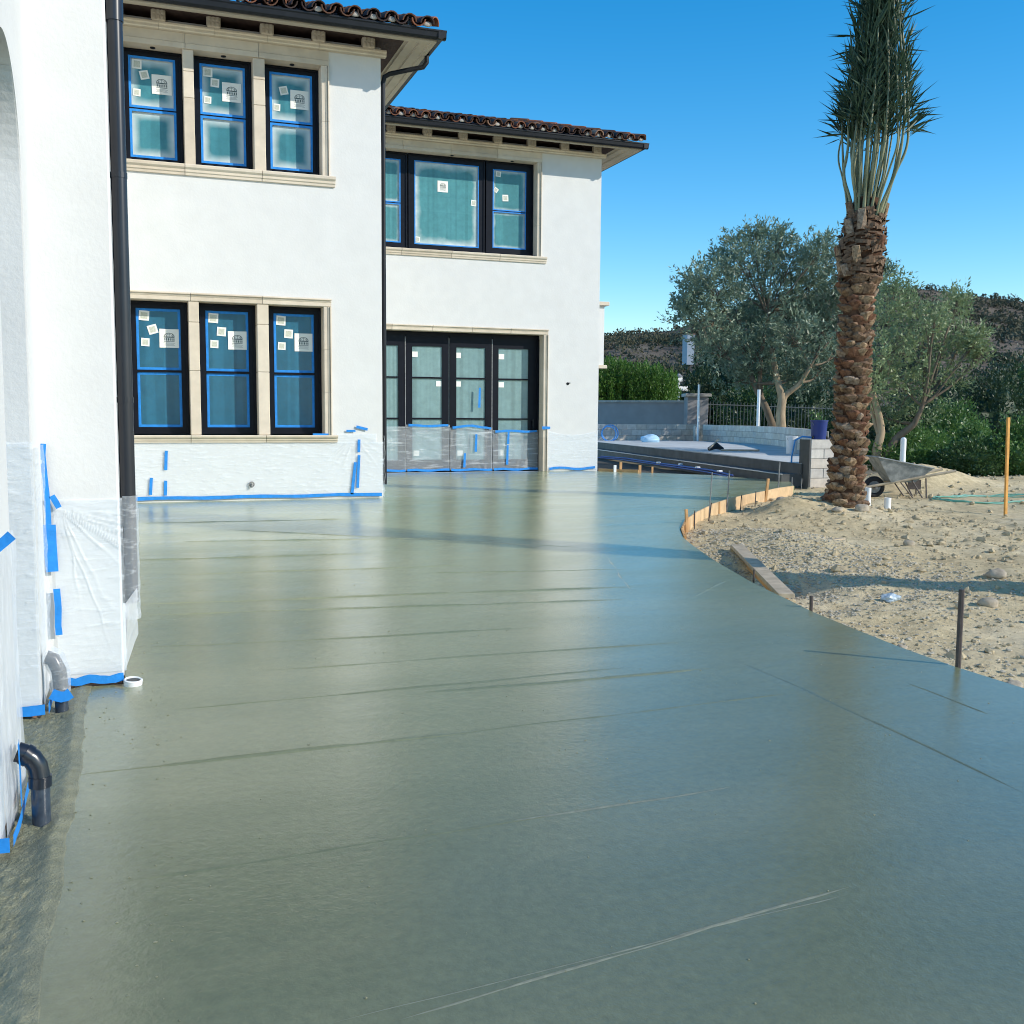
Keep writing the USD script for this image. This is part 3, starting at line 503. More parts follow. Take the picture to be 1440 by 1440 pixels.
hpart('door_handle', [bx(8.60, 8.63, DY - 0.045, DY - 0.03, 0.95, 1.2), bx(8.60, 8.63, DY - 0.03, DY + 0.02, 0.97, 1.0), bx(8.60, 8.63, DY - 0.03, DY + 0.02, 1.15, 1.18)], BLACKMETAL)
# things standing inside against the right door: nothing but a stepladder shape seen through the glass
# eaves: cornice, corbels, soffit, gutter, roof
def eaves(x0, x1, y, z, xr_ov, depth, first, step, endx):
    """y: wall plane, z: cornice underside; eave along the front from x0 to the corner x1, then back along the right side."""
    prof = Polygon([(y + 0.001, z), (y - 0.085, z), (y - 0.10, z + 0.012), (y - 0.10, z + 0.045), (y - 0.12, z + 0.06), (y - 0.12, z + 0.083), (y + 0.001, z + 0.083)])
    c = np.append(np.arange(first + 0.1, x1 - 0.3, step), endx); c = np.insert(c, 0, x0)
    for a, b in zip(c[:-1], c[1:]): stone('cornice_stone', extr(prof, 'x', a + G / 2, b - G / 2))
    x = first
    while x < x1 - 0.05:
        if x > x0:
            cb = bx(x, x + 0.19, y - 0.13, y + 0.01, z + 0.085, z + 0.272, 0.015); cv = [cb]
            for i in range(3):
                for j in range(2): cv.append(bx(x + 0.02 + i * 0.055, x + 0.055 + i * 0.055, y - 0.139, y - 0.128, z + 0.105 + j * 0.075, z + 0.16 + j * 0.075, 0.006))
            hpart('corbel', cv, STONE_C)
        x += step
    ov = 0.68
    steps = [(-0.02, 0.275), (-0.25, 0.275), (-0.25, 0.25), (-0.34, 0.225), (-0.35, 0.185), (-0.47, 0.165), (-0.48, 0.13), (-0.60, 0.12), (-0.61, 0.10), (-ov, 0.10), (-ov, 0.255), (-0.02, 0.32)]
    hpart('soffit', [extr(Polygon([(y + a, z + b) for a, b in steps]).buffer(0), 'x', x0, x1 + ov * 0.99),
                     extr(Polygon([(x1 - a, z + b) for a, b in steps]).buffer(0), 'y', y - ov * 0.99, y + depth).apply_translation((0, 0, -0.0015))], SOFFIT)
    gp = [(-0.675, 0.125), (-0.74, 0.115), (-0.775, 0.14), (-0.785, 0.20), (-0.80, 0.215), (-0.80, 0.235), (-0.675, 0.235)]
    hpart('gutter', extr(Polygon([(y + a, z + b) for a, b in gp]), 'x', x0, x1 + 0.80), BLACKMETAL)
    hpart('gutter', extr(Polygon([(x1 - a, z + b) for a, b in gp]), 'y', y - 0.798, y + depth).apply_translation((0, 0, 0.0015)), BLACKMETAL)
eaves(-2.6, 3.55, YF, 6.60, 0.8, 6.2, 0.305 - 0.737 * 2, 0.737, 3.62)
eaves(3.9, 10.15, YR, 7.155, 0.86, 7.0, 5.47 - 1.17 * 1, 0.80, 10.22)
PT = math.radians(18)
def roof(x0, x1, y0, zb, vis0, rows, sp=0.262):
    """hip roof with its eave along y0 from x0 to the corner x1."""
    D = 8.4; r = D / 2; zt = zb + r * math.tan(PT)
    V = np.array([(x0, y0, zb), (x1, y0, zb), (x1, y0 + D, zb), (x0, y0 + D, zb), (x0, y0 + r, zt), (x1 - r, y0 + r, zt)], float)
    deck = trimesh.Trimesh(V, [[0, 1, 5], [0, 5, 4], [1, 2, 5], [2, 3, 4], [2, 4, 5], [0, 4, 3], [0, 3, 2], [0, 2, 1]], process=False)
    rf = hpart('roof', deck, TILE[1])
    L, R = 0.46, 0.105
    def barrel(up, seed):
        a = np.linspace(0, np.pi, 8); o = []
        for s, rr in ((0, R), (1, R * 0.84)):
            for q in (rr, rr - 0.016): o.append(np.c_[-q * np.cos(a), np.full(8, s * L), (q * np.sin(a)) if up else (0.11 - q * np.sin(a))])
        V = np.vstack(o); F = []
        n = 8
        def strip(p, q, flip):
            for i in range(n - 1):
                f = [[p + i, p + i + 1, q + i + 1], [p + i, q + i + 1, q + i]]; F.extend([t[::-1] for t in f] if flip else f)
        strip(0, 16, up); strip(8, 24, not up); strip(0, 8, not up); strip(16, 24, up); 
        for i in (0, 7): F.extend([[i, 8 + i, 24 + i], [i, 24 + i, 16 + i]])
        return V, np.array(F)
    Bu, Bd = barrel(True, 0), barrel(False, 0); u = np.array([0, math.cos(PT), math.sin(PT)]); nrm = np.array([0, -math.sin(PT), math.cos(PT)])
    nc = int((x1 - 0.12 - vis0) / sp)
    for c in range(nc):
        xc = x1 - 0.24 - c * sp
        for k in range(rows):
            for up in ((True, False) if k == 0 else (True,)):
                v, f = Bu if up else Bd; jx, jy, ja = rng.uniform(-0.012, 0.012), rng.uniform(-0.02, 0.02), rng.uniform(-0.05, 0.05)
                if k and xc > x1 - (k * 0.37) - 0.1: continue
                w = v.copy(); w[:, 0] += (w[:, 1] * ja)
                P = np.array([xc + jx + (0 if up else -sp / 2), y0, zb]) + w[:, :1] * [1, 0, 0] + (w[:, 1:2] - 0.055 + k * 0.37 + jy) * u + (w[:, 2:] + (0.035 + 0.012 * (1 - w[:, 1:2] / L)) + (0.03 if up else -0.03)) * nrm
                t = int(rng.choice(4, p=[.45, .37, .13, .05]))
                hpart('tile', (P, f), TILE[t], rf, smooth=40)
        if c % 1 == 0:
            m = trimesh.creation.icosphere(1, 0.055); m.apply_scale([1.25, 0.5, 0.7]); m.apply_translation([xc - 0.0, y0 - 0.03, zb + 0.06]); 
            if rng.random() < 0.6: hpart('tile_mortar', m, MORTAR, rf, smooth=True)
    # hip caps
    hd = np.array([-1, 1, math.tan(PT)]) / math.sqrt(2 + math.tan(PT) ** 2); sd = np.array([1, 1, 0]) / math.sqrt(2); hn = np.cross(sd, hd) * -1
    if hn[2] < 0: hn = -hn
    for k in range(9):
        v, f = Bu; P = np.array([x1 - 0.14, y0 + 0.14, zb + 0.03]) + v[:, :1] * 1.05 * sd + (v[:, 1:2] - 0.05 + k * 0.37) * hd + (v[:, 2:] * 1.0 + 0.09 + 0.012 * (1 - v[:, 1:2] / L)) * hn
        hpart('tile', (P, f), TILE[int(rng.choice(3))], rf, smooth=40)
roof(-2.6, 4.30, YF - 0.76, 6.83, -0.6, 4)
roof(3.9, 10.98, YR - 0.76, 7.39, 4.6, 4)
# downspouts
hpart('downspout', [tube([(-0.066, 6.04, 0.24), (-0.066, 6.04, 3.40)], 0.041, 20), cyl((-0.066, 6.04, 3.36), (-0.066, 6.04, 3.75), 0.046, n=20), tube([(-0.066, 6.04, 3.7), (-0.066, 6.04, 6.7)], 0.041, 20)], BRONZE, smooth=40)
for z in (1.35, 2.55): hpart('pipe_strap', [cyl((-0.066, 6.04, z), (-0.066, 6.04, z + 0.03), 0.0435, n=20), bx(-0.115, -0.07, 6.03, 6.05, z, z + .03)], BRONZE)
gx, gy, gz = 3.55 + 0.70, YF + 0.15, 6.71
hpart('downspout', tube([(gx, YF - 0.05, gz + 0.03), (gx, YF - 0.05, gz - 0.10), (gx - 0.05, YF - 0.03, gz - 0.17), (gx - 0.2, YF + 0.0, gz - 0.205), (3.70, YF + 0.06, gz - 0.30), (3.625, YF + 0.08, gz - 0.345), (3.60, YF + 0.085, gz - 0.45), (3.60, YF + 0.085, gz - 0.7), (3.60, YF + 0.085, 0.2)], 0.036, 12), BLACKMETAL, smooth=40)
# balcony on the far side
B = hpart('balcony', [bx(10.15, 11.43, 24.5, 27.5, 2.60, 4.12)], STUCCO)
hpart('balcony_cap', bx(10.15, 11.53, 24.4, 27.6, 4.12, 4.22, 0.01), STONE, B)
hpart('balcony_base', bx(10.15, 11.5, 24.43, 27.57, 2.51, 2.60, 0.01), STONE, B)
for yy in (24.6, 26.9):
    q = Polygon([(10.15, 2.51), (11.35, 2.51), (11.33, 2.44), (11.2, 2.36), (11.1, 2.25), (10.98, 2.2), (10.15, 1.9)]); hpart('bracket', extr(q, 'y', yy, yy + 0.22), STONE, B)
hpart('wall_outlet', [cyl((9.37, YR - 0.004, 2.02), (9.37, YR + 0.02, 2.02), 0.035, n=14), bx(9.35, 9.43, YR - 0.02, YR, 2.03, 2.045)], BLACKMETAL)
hpart('hose_bib', [ring_tube((1.56, YF - 0.03, 0.24), 0.035, 0.008, axis=(0, 1, 0)), cyl((1.56, YF - 0.05, 0.24), (1.56, YF, 0.24), 0.012), cyl((1.56, YF - 0.05, 0.25), (1.56, YF - 0.05, 0.19), 0.011)], GALV)

# ------------------------------------------------------------------ plastic sheeting and blue tape
def sheet_grid(O, U, Vv, nu, nv, amp, seed, n, fan=None, edge=None, stretch=(3, 9)):
    """a wrinkled film on the parallelogram O, O+U, O+V; n: the way it bulges."""
    O, U, Vv, n = (np.array(q, float) for q in (O, U, Vv, n)); s, t = np.meshgrid(np.linspace(0, 1, nu), np.linspace(0, 1, nv), indexing='ij'); s, t = s.ravel(), t.ravel()
    lu, lv = np.linalg.norm(U), np.linalg.norm(Vv); p = np.c_[s * lu * stretch[0], t * lv * stretch[1], 0 * s]
    d = np.abs(fbm(p + 0.8 * fbm(p * .6, 2, seed + 5)[:, None], 3, seed)) * 2 * amp
    if fan is not None:
        a = np.arctan2(t * lv - fan[1] * lv, s * lu - fan[0] * lu); rr = np.hypot(t * lv - fan[1] * lv, s * lu - fan[0] * lu); fr_ = np.random.default_rng(seed); d = d * .6 + sum(amp * fr_.uniform(.5, 1.6) * np.exp(-((a - fr_.uniform(-3.1, .2) + .12 * fbm(p * .5, 2, seed + q)) / fr_.uniform(.008, .03)) ** 2) * np.exp(-((rr - fr_.uniform(.05, .3)) / fr_.uniform(.12, .4)) ** 2) for q in range(int(fan[2])))
    P = O + s[:, None] * U + t[:, None] * Vv + d[:, None] * n
    if edge: P += (edge(s, t))[:, None] * (Vv / lv)
    i, j = np.meshgrid(np.arange(nu - 1), np.arange(nv - 1), indexing='ij'); a = (i * nv + j).ravel()
    F = np.vstack([np.c_[a, a + nv, a + nv + 1], np.c_[a, a + nv + 1, a + 1]])
    return trimesh.Trimesh(P, F, process=False)
def tstrip(th, pts, w, n, mat=BLUETAPE, name='tape_strip', seed=0):
    """a strip of tape along pts (points on the surface), w wide, facing n, slightly uneven."""
    P = np.array(pts, float); n = np.array(n, float); t = np.linspace(0, 1, max(2, len(P)))
    d = np.gradient(P, axis=0) if len(P) > 2 else np.repeat([P[1] - P[0]], 2, 0); d /= np.linalg.norm(d, axis=1, keepdims=True); c = np.cross(n, d)
    r_ = np.random.default_rng(len(used)); ja, jb = 1 + r_.normal(0, .07, (len(P), 1)), 1 + r_.normal(0, .07, (len(P), 1)); A, Bq = P + c * w / 2 * ja, P - c * w / 2 * jb; V = np.vstack([A, Bq, A + n * 0.0015, Bq + n * 0.0015]); k = len(P); F = []
    for i in range(k - 1): F += [[2 * k + i, 2 * k + i + 1, 3 * k + i + 1], [2 * k + i, 3 * k + i + 1, 3 * k + i], [i, 2 * k + i, 2 * k + i + 1], [i, 2 * k + i + 1, i + 1], [k + i, k + i + 1, 3 * k + i + 1], [k + i, 3 * k + i + 1, 3 * k + i]]
    m = trimesh.Trimesh(V, np.array(F), process=False); m.fix_normals() if False else None
    return obj(name, m, mat, th)
FN = (0, -1, 0)
s1 = thing('plastic_sheet', 'clear plastic sheet taped along the foot of the wall under the three lower windows', 'plastic sheet', (1.6, YF - 0.03, 0.0))
obj('film', sheet_grid((-0.3, YF - 0.014, 0.035), (3.86, 0, 0), (0, 0, 0.83), 220, 60, 0.014, 11, FN, fan=(0.88, 1.1, 26), stretch=(1.2, 5)), FILM_WALL, s1, smooth=True)
obj('film_corner', sheet_grid((2.84, YF - 0.012, 0.84), (0.62, 0, 0), (0, 0, 0.15), 60, 20, 0.012, 12, FN), FILM_WALL, s1, smooth=True)
obj('film_side', sheet_grid((3.575, YF, 0.01), (0.02, 0.5, 0), (0, 0, 0.95), 20, 40, 0.03, 13, (1, 0, 0)), FILM_WALL, s1, smooth=True)
yy = YF - 0.026
def on_front(*q): return [on_y(a, b, yy) for a, b in q]
tstrip(s1, [(x, yy, 0.055 + 0.006 * math.sin(x * 5)) for x in np.linspace(-0.3, 3.53, 24)], 0.05, FN)
for q, w in (([(211.5, 696), (213, 672)], .042), ([(232.5, 697), (233, 676)], .042), ([(233, 661), (234, 634)], .042), ([(495, 695), (500, 650)], .045), ([(503, 686), (505, 640)], .04), ([(504.5, 636), (505, 618)], .04), ([(501, 600), (517, 604)], .04), ([(487, 606), (500, 606)], .03), ([(440, 611), (462, 611)], .03)):
    tstrip(s1, on_front(*q), w, FN)
s2 = thing('plastic_sheet', 'clear wrinkled plastic sheets taped across the lower half of the folding doors', 'plastic sheet', (6.6, YR + 0.2, 0.0))
yd = DY - 0.05
for k, (a, b, zt) in enumerate(((4.5, 5.58, 1.02), (5.58, 6.60, 1.06), (6.60, 7.62, 1.0), (7.62, 8.74, 0.94))):
    obj('film', sheet_grid((a, yd, 0.03), (b - a - .01, 0, 0), (0, 0, zt - .03), 90, 70, 0.036, 20 + k, FN, stretch=(3, 6) if k == 1 else (5, 3)), FILM_DOOR, s2, smooth=True)
    tstrip(s2, [(x, yd - 0.035, 0.045 + .01 * math.sin(9 * x)) for x in np.linspace(a + .02, b - .02, 10)], 0.05, FN)
    if k: tstrip(s2, [(x, yd - 0.035, zt - 0.02 + (.07 * (1 - abs(2 * (x - a) / (b - a) - .9)) if k == 2 else .01 * math.sin(8 * x))) for x in np.linspace(a + .05, b - .05, 9)], 0.05, FN)
for x, z0, z1 in ((6.93, .1, .42), (7.2, .45, .85), (7.96, .15, .6), (7.98, .62, .9), (7.28, 1.45, 1.9)): tstrip(s2, [(x, yd - 0.037, z0), (x + .015, yd - 0.037, z1)], 0.05, FN)
tstrip(s2, [(8.72, YR - 0.06, 1.0), (8.92, YR - 0.06, 1.0)], 0.06, FN)
s3 = thing('plastic_sheet', 'clear plastic sheet on the white wall right of the folding doors', 'plastic sheet', (9.5, YR - 0.03, 0.0))
obj('film', sheet_grid((8.86, YR - 0.012, 0.02), (1.29, 0, 0), (0, 0, 0.92), 100, 70, 0.02, 31, FN, edge=lambda s, t: -0.10 * t * np.sin(s * 3.14), stretch=(1.2, 6)), FILM_WALL, s3, smooth=True)
tstrip(s3, [(x, YR - 0.03, 0.06 + 0.02 * math.sin(x * 7)) for x in np.linspace(8.92, 10.08, 10)], 0.055, FN)
s4 = thing('plastic_sheet', 'clear plastic sheet pulled in creases across the white pier and the foot of its downspout', 'plastic sheet', (-0.25, 5.92, -0.17))
obj('film', sheet_grid((-0.44, 5.937, -0.12), (0.345, 0, 0), (0, 0, 0.955), 110, 110, 0.010, 41, FN, fan=(0.12, 0.93, 24), stretch=(4, 9)), FILM_WALL, s4, smooth=True)
ang = np.linspace(-2.2, 0.9, 20); zz = np.linspace(0.15, 0.84, 36); A, Z = np.meshgrid(ang, zz, indexing='ij'); wr = 0.048 + 0.010 * np.abs(fbm(np.c_[A.ravel() * 3, Z.ravel() * 12, 0 * Z.ravel()], 3, 6)) * 2
P = np.c_[-0.066 + wr * np.cos(A.ravel()), 6.04 + wr * np.sin(A.ravel()), Z.ravel()]; i, j = np.meshgrid(np.arange(19), np.arange(35), indexing='ij'); a = (i * 36 + j).ravel()
obj('film_wrap', trimesh.Trimesh(P, np.vstack([np.c_[a, a + 36, a + 37], np.c_[a, a + 37, a + 1]]), process=False), FILM_PIER, s4, smooth=True)
obj('film_tail', sheet_grid((-0.11, 5.96, -0.13), (0.075, 0.02, 0.10), (0, 0, 0.36), 20, 50, 0.012, 43, (1, -.3, 0), edge=lambda s, t: 0.10 * s * (1 - t), stretch=(6, 6)), FILM_THICK, s4, smooth=True)
Yp = 5.918
def on_p(*q): return [on_y(a, b, Yp) for a, b in q]
tstrip(s4, [(x, Yp, -0.155 + 0.005 * math.sin(40 * x)) for x in np.linspace(-0.43, -0.112, 14)], 0.045, FN)
tstrip(s4, on_p((61, 624), (60, 640), (63, 668), (66, 700), (68, 738)), 0.028, FN)
tstrip(s4, on_p((70, 738), (71, 770), (74, 804)), 0.062, FN)
tstrip(s4, on_p((80, 828), (82, 855), (82, 880), (83, 893)), 0.034, FN)
tstrip(s4, on_p((73, 697), (78, 705), (83, 714)), 0.03, FN)
s5 = thing('plastic_sheet', 'clear plastic sheet hanging over the jamb of the arch', 'plastic sheet', (-0.55, 5.43, -0.19))
obj('film', sheet_grid((-0.80, 5.445, -0.17), (0.315, 0, 0), (0, 0, 1.32), 60, 150, 0.014, 51, FN, stretch=(3, 10)), FILM_PIER, s5, smooth=True)
obj('film_side', sheet_grid((-0.478, 5.44, -0.17), (0.012, 0.36, 0), (0, 0, 1.30), 40, 110, 0.016, 52, (1, 0, 0), stretch=(3, 6)), FILM_PIER, s5, smooth=True)
tstrip(s5, [(x, 5.42, -0.165) for x in np.linspace(-0.8, -0.47, 6)], 0.05, FN); tstrip(s5, [(-0.455, y, -0.165) for y in np.linspace(5.42, 5.72, 5)], 0.05, (1, 0, 0))
obj('film_over_pipe', trimesh.util.concatenate([tube([(-0.47, 5.56, 0.08), (-0.43, 5.55, 0.06), (-0.405, 5.54, -0.01), (-0.402, 5.54, -0.11)], [.055, .055, .050, .045], 14, False)]), FILM_PIER, s5, smooth=True)
tstrip(s5, [(-0.445 + .09 * t, 5.49, -0.105 - 0.02 * math.sin(3 * t)) for t in np.linspace(0, 1, 5)], 0.055, FN)
s6 = thing('plastic_sheet', 'clear plastic sheet hanging down the nearest pier at the left edge', 'plastic sheet', (-0.47, 4.1, -0.22))
obj('film', sheet_grid((-0.472, 3.80, -0.2), (0, 0.66, 0), (-0.012, 0, 1.10), 60, 150, 0.018, 61, (1, 0, 0), edge=lambda s, t: -0.10 * t * s, stretch=(6, 2)), FILM_THICK, s6, smooth=True)
obj('film_front', sheet_grid((-0.86, 3.815, -0.2), (0.39, 0, 0), (0, 0, 1.06), 40, 120, 0.012, 62, FN, stretch=(6, 2)), FILM_THICK, s6, smooth=True)
obj('film_back', sheet_grid((-0.478, 4.462, -0.19), (-0.3, 0.02, 0), (0, 0, 1.02), 30, 90, 0.012, 63, (0, 1, 0), stretch=(6, 2)), FILM_THICK, s6, smooth=True)
tstrip(s6, [(x, 3.79, -0.19) for x in np.linspace(-0.86, -0.455, 6)], 0.05, FN)
tstrip(s6, [(-0.446, y, -0.185 + 0.012 * math.sin(9 * y)) for y in np.linspace(3.8, 4.44, 12)], 0.04, (1, 0, 0))
tstrip(s6, [(-0.443, 4.06, -0.15), (-0.443, 4.05, 0.0), (-0.443, 4.03, 0.10)], 0.035, (1, 0, 0))
tstrip(s6, on_y(3, 765, 3.79)[None] + np.array([[-.02, 0, -.015], [0.03, 0, 0.03]]), 0.035, FN)

# ------------------------------------------------------------------ small things by the house
p1 = thing('drain_pipe', 'black plastic pipe stub with elbow rising from the mortar at the left edge', 'pipe', (-0.38, 4.09, -0.24))
obj('pipe', cyl((-0.38, 4.09, -0.26), (-0.38, 4.09, -0.075), 0.033, n=24), ABS_D, p1, smooth=40)
obj('elbow', tube([(-0.455, 4.09, 0.045), (-0.43, 4.09, 0.035), (-0.405, 4.09, 0.015), (-0.388, 4.09, -0.015), (-0.38, 4.09, -0.06)], [.037, .037, .0375, .037, .037], 24), ABS, p1, smooth=40)
for m in (cyl((-0.38, 4.09, -0.095), (-0.38, 4.09, -0.055), 0.041, n=24), tube([(-0.432, 4.09, 0.036), (-0.412, 4.09, 0.021)], .041, 24)): obj('collar', m, ABS, p1, smooth=40)
p2 = thing('drain_pipe', 'black plastic pipe stub wrapped in film at the foot of the arch jamb', 'pipe', (-0.402, 5.54, -0.22))
obj('pipe', cyl((-0.402, 5.54, -0.23), (-0.402, 5.54, -0.09), 0.032, n=20), ABS_D, p2, smooth=40)
obj('elbow', tube([(-0.47, 5.55, 0.07), (-0.435, 5.55, 0.055), (-0.41, 5.54, 0.0), (-0.402, 5.54, -0.10)], .036, 20), ABS, p2, smooth=40)
rp = ground(187, 963)
dr = thing('drain_riser', 'white plastic drain ring set in the wet concrete below the downspout', 'drain', (rp[0], rp[1], rp[2] - 0.01))
a = np.linspace(0, 2 * np.pi, 33); prof = [(0.038, -0.01), (0.038, 0.03), (0.044, 0.034), (0.05, 0.03), (0.047, -0.01)]
def lathe(prof, n=28, tilt=0.0):
    V = np.array([[r * math.cos(t), r * math.sin(t), z] for t in np.linspace(0, 2 * np.pi, n, endpoint=False) for r, z in prof]); k = len(prof); F = []
    for i in range(n):
        i2 = (i + 1) % n
        for j in range(k - 1): F += [[i * k + j, i2 * k + j, i2 * k + j + 1], [i * k + j, i2 * k + j + 1, i * k + j + 1]]
    m = trimesh.Trimesh(V, np.array(F), process=False); 
    if tilt: m.apply_transform(trimesh.transformations.rotation_matrix(tilt, [0.8, 0.6, 0]))
    return m
m = lathe(prof, tilt=0.12); m.apply_translation(rp); obj('ring', m, PVC, dr, smooth=40)
m = lathe([(0.0, 0.026), (0.0385, 0.026)], tilt=0.12); m.apply_translation(rp); obj('opening_shade_disc', m, ABS, dr)  # black disc painted in for the shade inside the ring

# ------------------------------------------------------------------ edge forms and stakes
FB = [(5.93, 10.45), (6.22, 11.03), (6.741, 11.852), (7.352, 12.631), (8.142, 13.508), (8.83, 14.157), (9.446, 14.687), (10.12, 15.18), (10.84, 15.75), (11.45, 16.15)]
ln = LineString(FB); off = ln.parallel_offset(0.012, 'right'); 
def board_strip(a, b, zt, h, th, n=14):
    V = []; 
    for s in np.linspace(a, b, n):
        p = ln.interpolate(s); q = ln.interpolate(min(s + 0.02, ln.length)); r = ln.interpolate(max(s - 0.02, 0)); d = np.array([q.x - r.x, q.y - r.y]); d /= np.linalg.norm(d); nn = np.array([d[1], -d[0]])
        for o in (0.004, th): 
            for z in (zt, zt - h): V.append([p.x + nn[0] * o, p.y + nn[1] * o, float(slab_z(p.y)) + z])
    F = []; V = np.array(V)
    for i in range(n - 1):
        c = i * 4; e = c + 4
        for q in ((0, 1, 3, 2),): pass
        for u, v in ((0, 1), (1, 3), (3, 2), (2, 0)): F += [[c + u, c + v, e + v], [c + u, e + v, e + u]]
    F += [[0, 2, 3], [0, 3, 1]]; e = (n - 1) * 4; F += [[e, e + 1, e + 3], [e, e + 3, e + 2]]
    m = trimesh.Trimesh(V, np.array(F), process=False); m.fix_normals(); return m
fb = thing('form_board', 'curved strip of thin wooden form boards holding the slab edge by the palm', 'form board', (8.1, 13.5, -0.2))
ends = [0, 0.75, 1.9, 3.6, 5.0, ln.length]
for k, (a, b) in enumerate(zip(ends[:-1], ends[1:])): obj('board', board_strip(a + 0.003, b - 0.003, 0.012 + 0.008 * (k % 2), 0.2, 0.022 + 0.004 * (k % 2)), WOOD if k < 2 else mk('form_lumber_%d' % k, (0.52, 0.36, 0.20), 0.75, 0.2, 5, 0.3, 30), fb)
for k, s in enumerate((0.12, 0.42, 0.95, 1.35, 2.3, 4.1)):
    p = ln.interpolate(s); q = ln.interpolate(s + 0.02); d = np.array([q.x - p.x, q.y - p.y]); d /= np.linalg.norm(d); nn = np.array([d[1], -d[0]]); c = np.array([p.x, p.y]) + nn * 0.032
    m = bx(-0.022, 0.022, -0.008, 0.008, -0.2, 0.02); m.apply_transform(trimesh.transformations.rotation_matrix(math.atan2(d[1], d[0]), [0, 0, 1])); m.apply_translation([c[0], c[1], float(slab_z(c[1]))]); obj('cleat', m, WOOD, fb)
def stake(base, top, w, mat, label, group, name='form_stake', flat=False, cat='stake'):
    base, top = np.array(base), np.array(top); d = top - base; L = np.linalg.norm(d); d /= L
    if flat: m = bx(-w / 2, w / 2, -w * .35, w * .35, -0.1, L, w * .06); m2 = None
    else: m = cyl((0, 0, -0.1), (0, 0, L), w / 2, w / 2, 8)
    m.apply_transform(trimesh.geometry.align_vectors([0, 0, 1], d)); m.apply_translation(base)
    return obj(name, m, mat, label=label, cat=cat, group=group)
def form_pt(px, py, o=0.05):
    g = ground(px, py, -0.12); return g
G1 = 'stakes along the curved form'
stk = [((1000, 727), (997, 727), (1001.5, 664), 0.018, GALV, 0, 'thin grey steel rod before the step, leaning, left of the wooden stakes'),
       ((1022, 714), (1022, 714), (1026, 662), 0.022, GALV, 0, 'tall thin steel rod standing in the wet slab before the dark step'),
       ((1077, 700), (1077, 700), (1080.5, 673), 0.045, WOOD, 1, 'thick pale wooden stake midway along the curved form'),
       ((1094, 694), (1094, 694), (1096.5, 650), 0.024, GALV, 0, 'tallest grey steel stake behind the thick wooden stake'),
       ((1113, 690), (1113, 690), (1114, 671), 0.020, GALV, 0, 'short steel pin near the far end of the curved form'),
       ((1127, 686), (1127, 686), (1127.5, 673), 0.018, GALV, 0, 'shortest steel pin at the foot of the block pier'),
       ((966, 748), (966, 748), (965, 716), 0.038, WOOD, 1, 'wooden peg at the near end of the curved form'),
       ((976.5, 740), (976.5, 740), (977, 718), 0.016, STEEL, 0, 'thin rusty pin just right of the wooden peg'),
       ((997, 730), (997, 730), (1000.5, 707), 0.018, STEEL, 0, 'thin rusty pin where the form bends'),
       ((1041.5, 713), (1041.5, 713), (1043, 696), 0.016, STEEL, 0, 'short rusty pin left of the two form rods'),
       ((1062, 708), (1062, 708), (1063, 691), 0.016, STEEL, 0, 'short rusty pin left of the thick wooden stake')]
for (_, b, t, w, mm, fl, lab) in stk[0:]:
    g = ground(*b, -0.11); stake(g, above(g, *t), w, mm, lab, G1, flat=bool(fl))
g = ground(1340, 937, -0.02); g = np.array([4.70, 4.87, -0.24])
stake(g, above(g, 1352.5, 829), 0.034, STEEL, 'dark steel stake leaning at the slab edge in the foreground', None, name='steel_stake')
obj('stake_nail', cyl(above(g, 1346, 855) + [-.02, -.02, 0], above(g, 1351, 851) + [.03, 0.0, 0.0], 0.006), STEEL, label='bent wire tie on the dark foreground stake', cat='wire') if False else None
g = ground(1140.5, 858, -0.02); stake(g, above(g, 1141, 838), 0.028, STEEL, 'short dark steel pin at the end of the loose board', None, name='steel_stake')
g = ground(1060, 812, -0.05); stake(g, above(g, 1060.5, 801), 0.018, STEEL, 'low steel pin at the slab edge beside the loose board', None, name='steel_stake')
g = ground(976, 776, -0.05); stake(g, above(g, 977, 770), 0.02, STEEL, 'small steel pin at the slab edge near the big shadow', None, name='steel_stake')
g = ground(1414, 721, -0.15); stake(g, above(g, 1418, 587), 0.05, WOOD_O, 'tall orange wooden survey stake standing in the soil', None, name='wooden_stake', flat=True)
# loose board and its hole
a, b = ground(1036, 768, -0.06), ground(1106, 838, -0.05); d = b - a; L = np.linalg.norm(d); m = bx(0, L, -0.07, 0.07, -0.02, 0.02, 0.003); m2 = bx(0.05, L, -0.018, 0.018, -0.11, -0.021, 0.003)
R4 = np.eye(4); R4[:3, 0] = d / L; yv = np.cross([0, 0, 1], d / L); yv /= np.linalg.norm(yv); R4[:3, 1] = yv; R4[:3, 2] = np.cross(d / L, yv); R4[:3, 3] = a
lb = thing('loose_board', 'loose brown plank lying on edge supports at the slab edge', 'board', a - [0, 0, .1])
for mm, wd in ((m, WOOD_W), (m2, WOOD)): mm.apply_transform(R4); obj('plank', mm, wd, lb)
for k, (px, py, L, ang, lab) in enumerate(((1175, 768, 0.30, 0.3, 'thin pale wood offcut on the gravel mound'), (1255, 817, 0.22, 0.1, 'small pale wood offcut near the long shadow'), (1378, 683, 0.45, -0.1, 'pale offcut lying in the soil left of the orange stake'))):
    p = ground(px, py, -0.12); p[2] = float(soil_z(p[:1], p[1:2])[0]) + 0.012; m = bx(-L / 2, L / 2, -0.03, 0.03, -0.01, 0.01); m.apply_transform(trimesh.transformations.rotation_matrix(ang, [0, 0, 1])); m.apply_translation(p); obj('wood_offcut', m, WOOD_W, label=lab, cat='wood offcut')
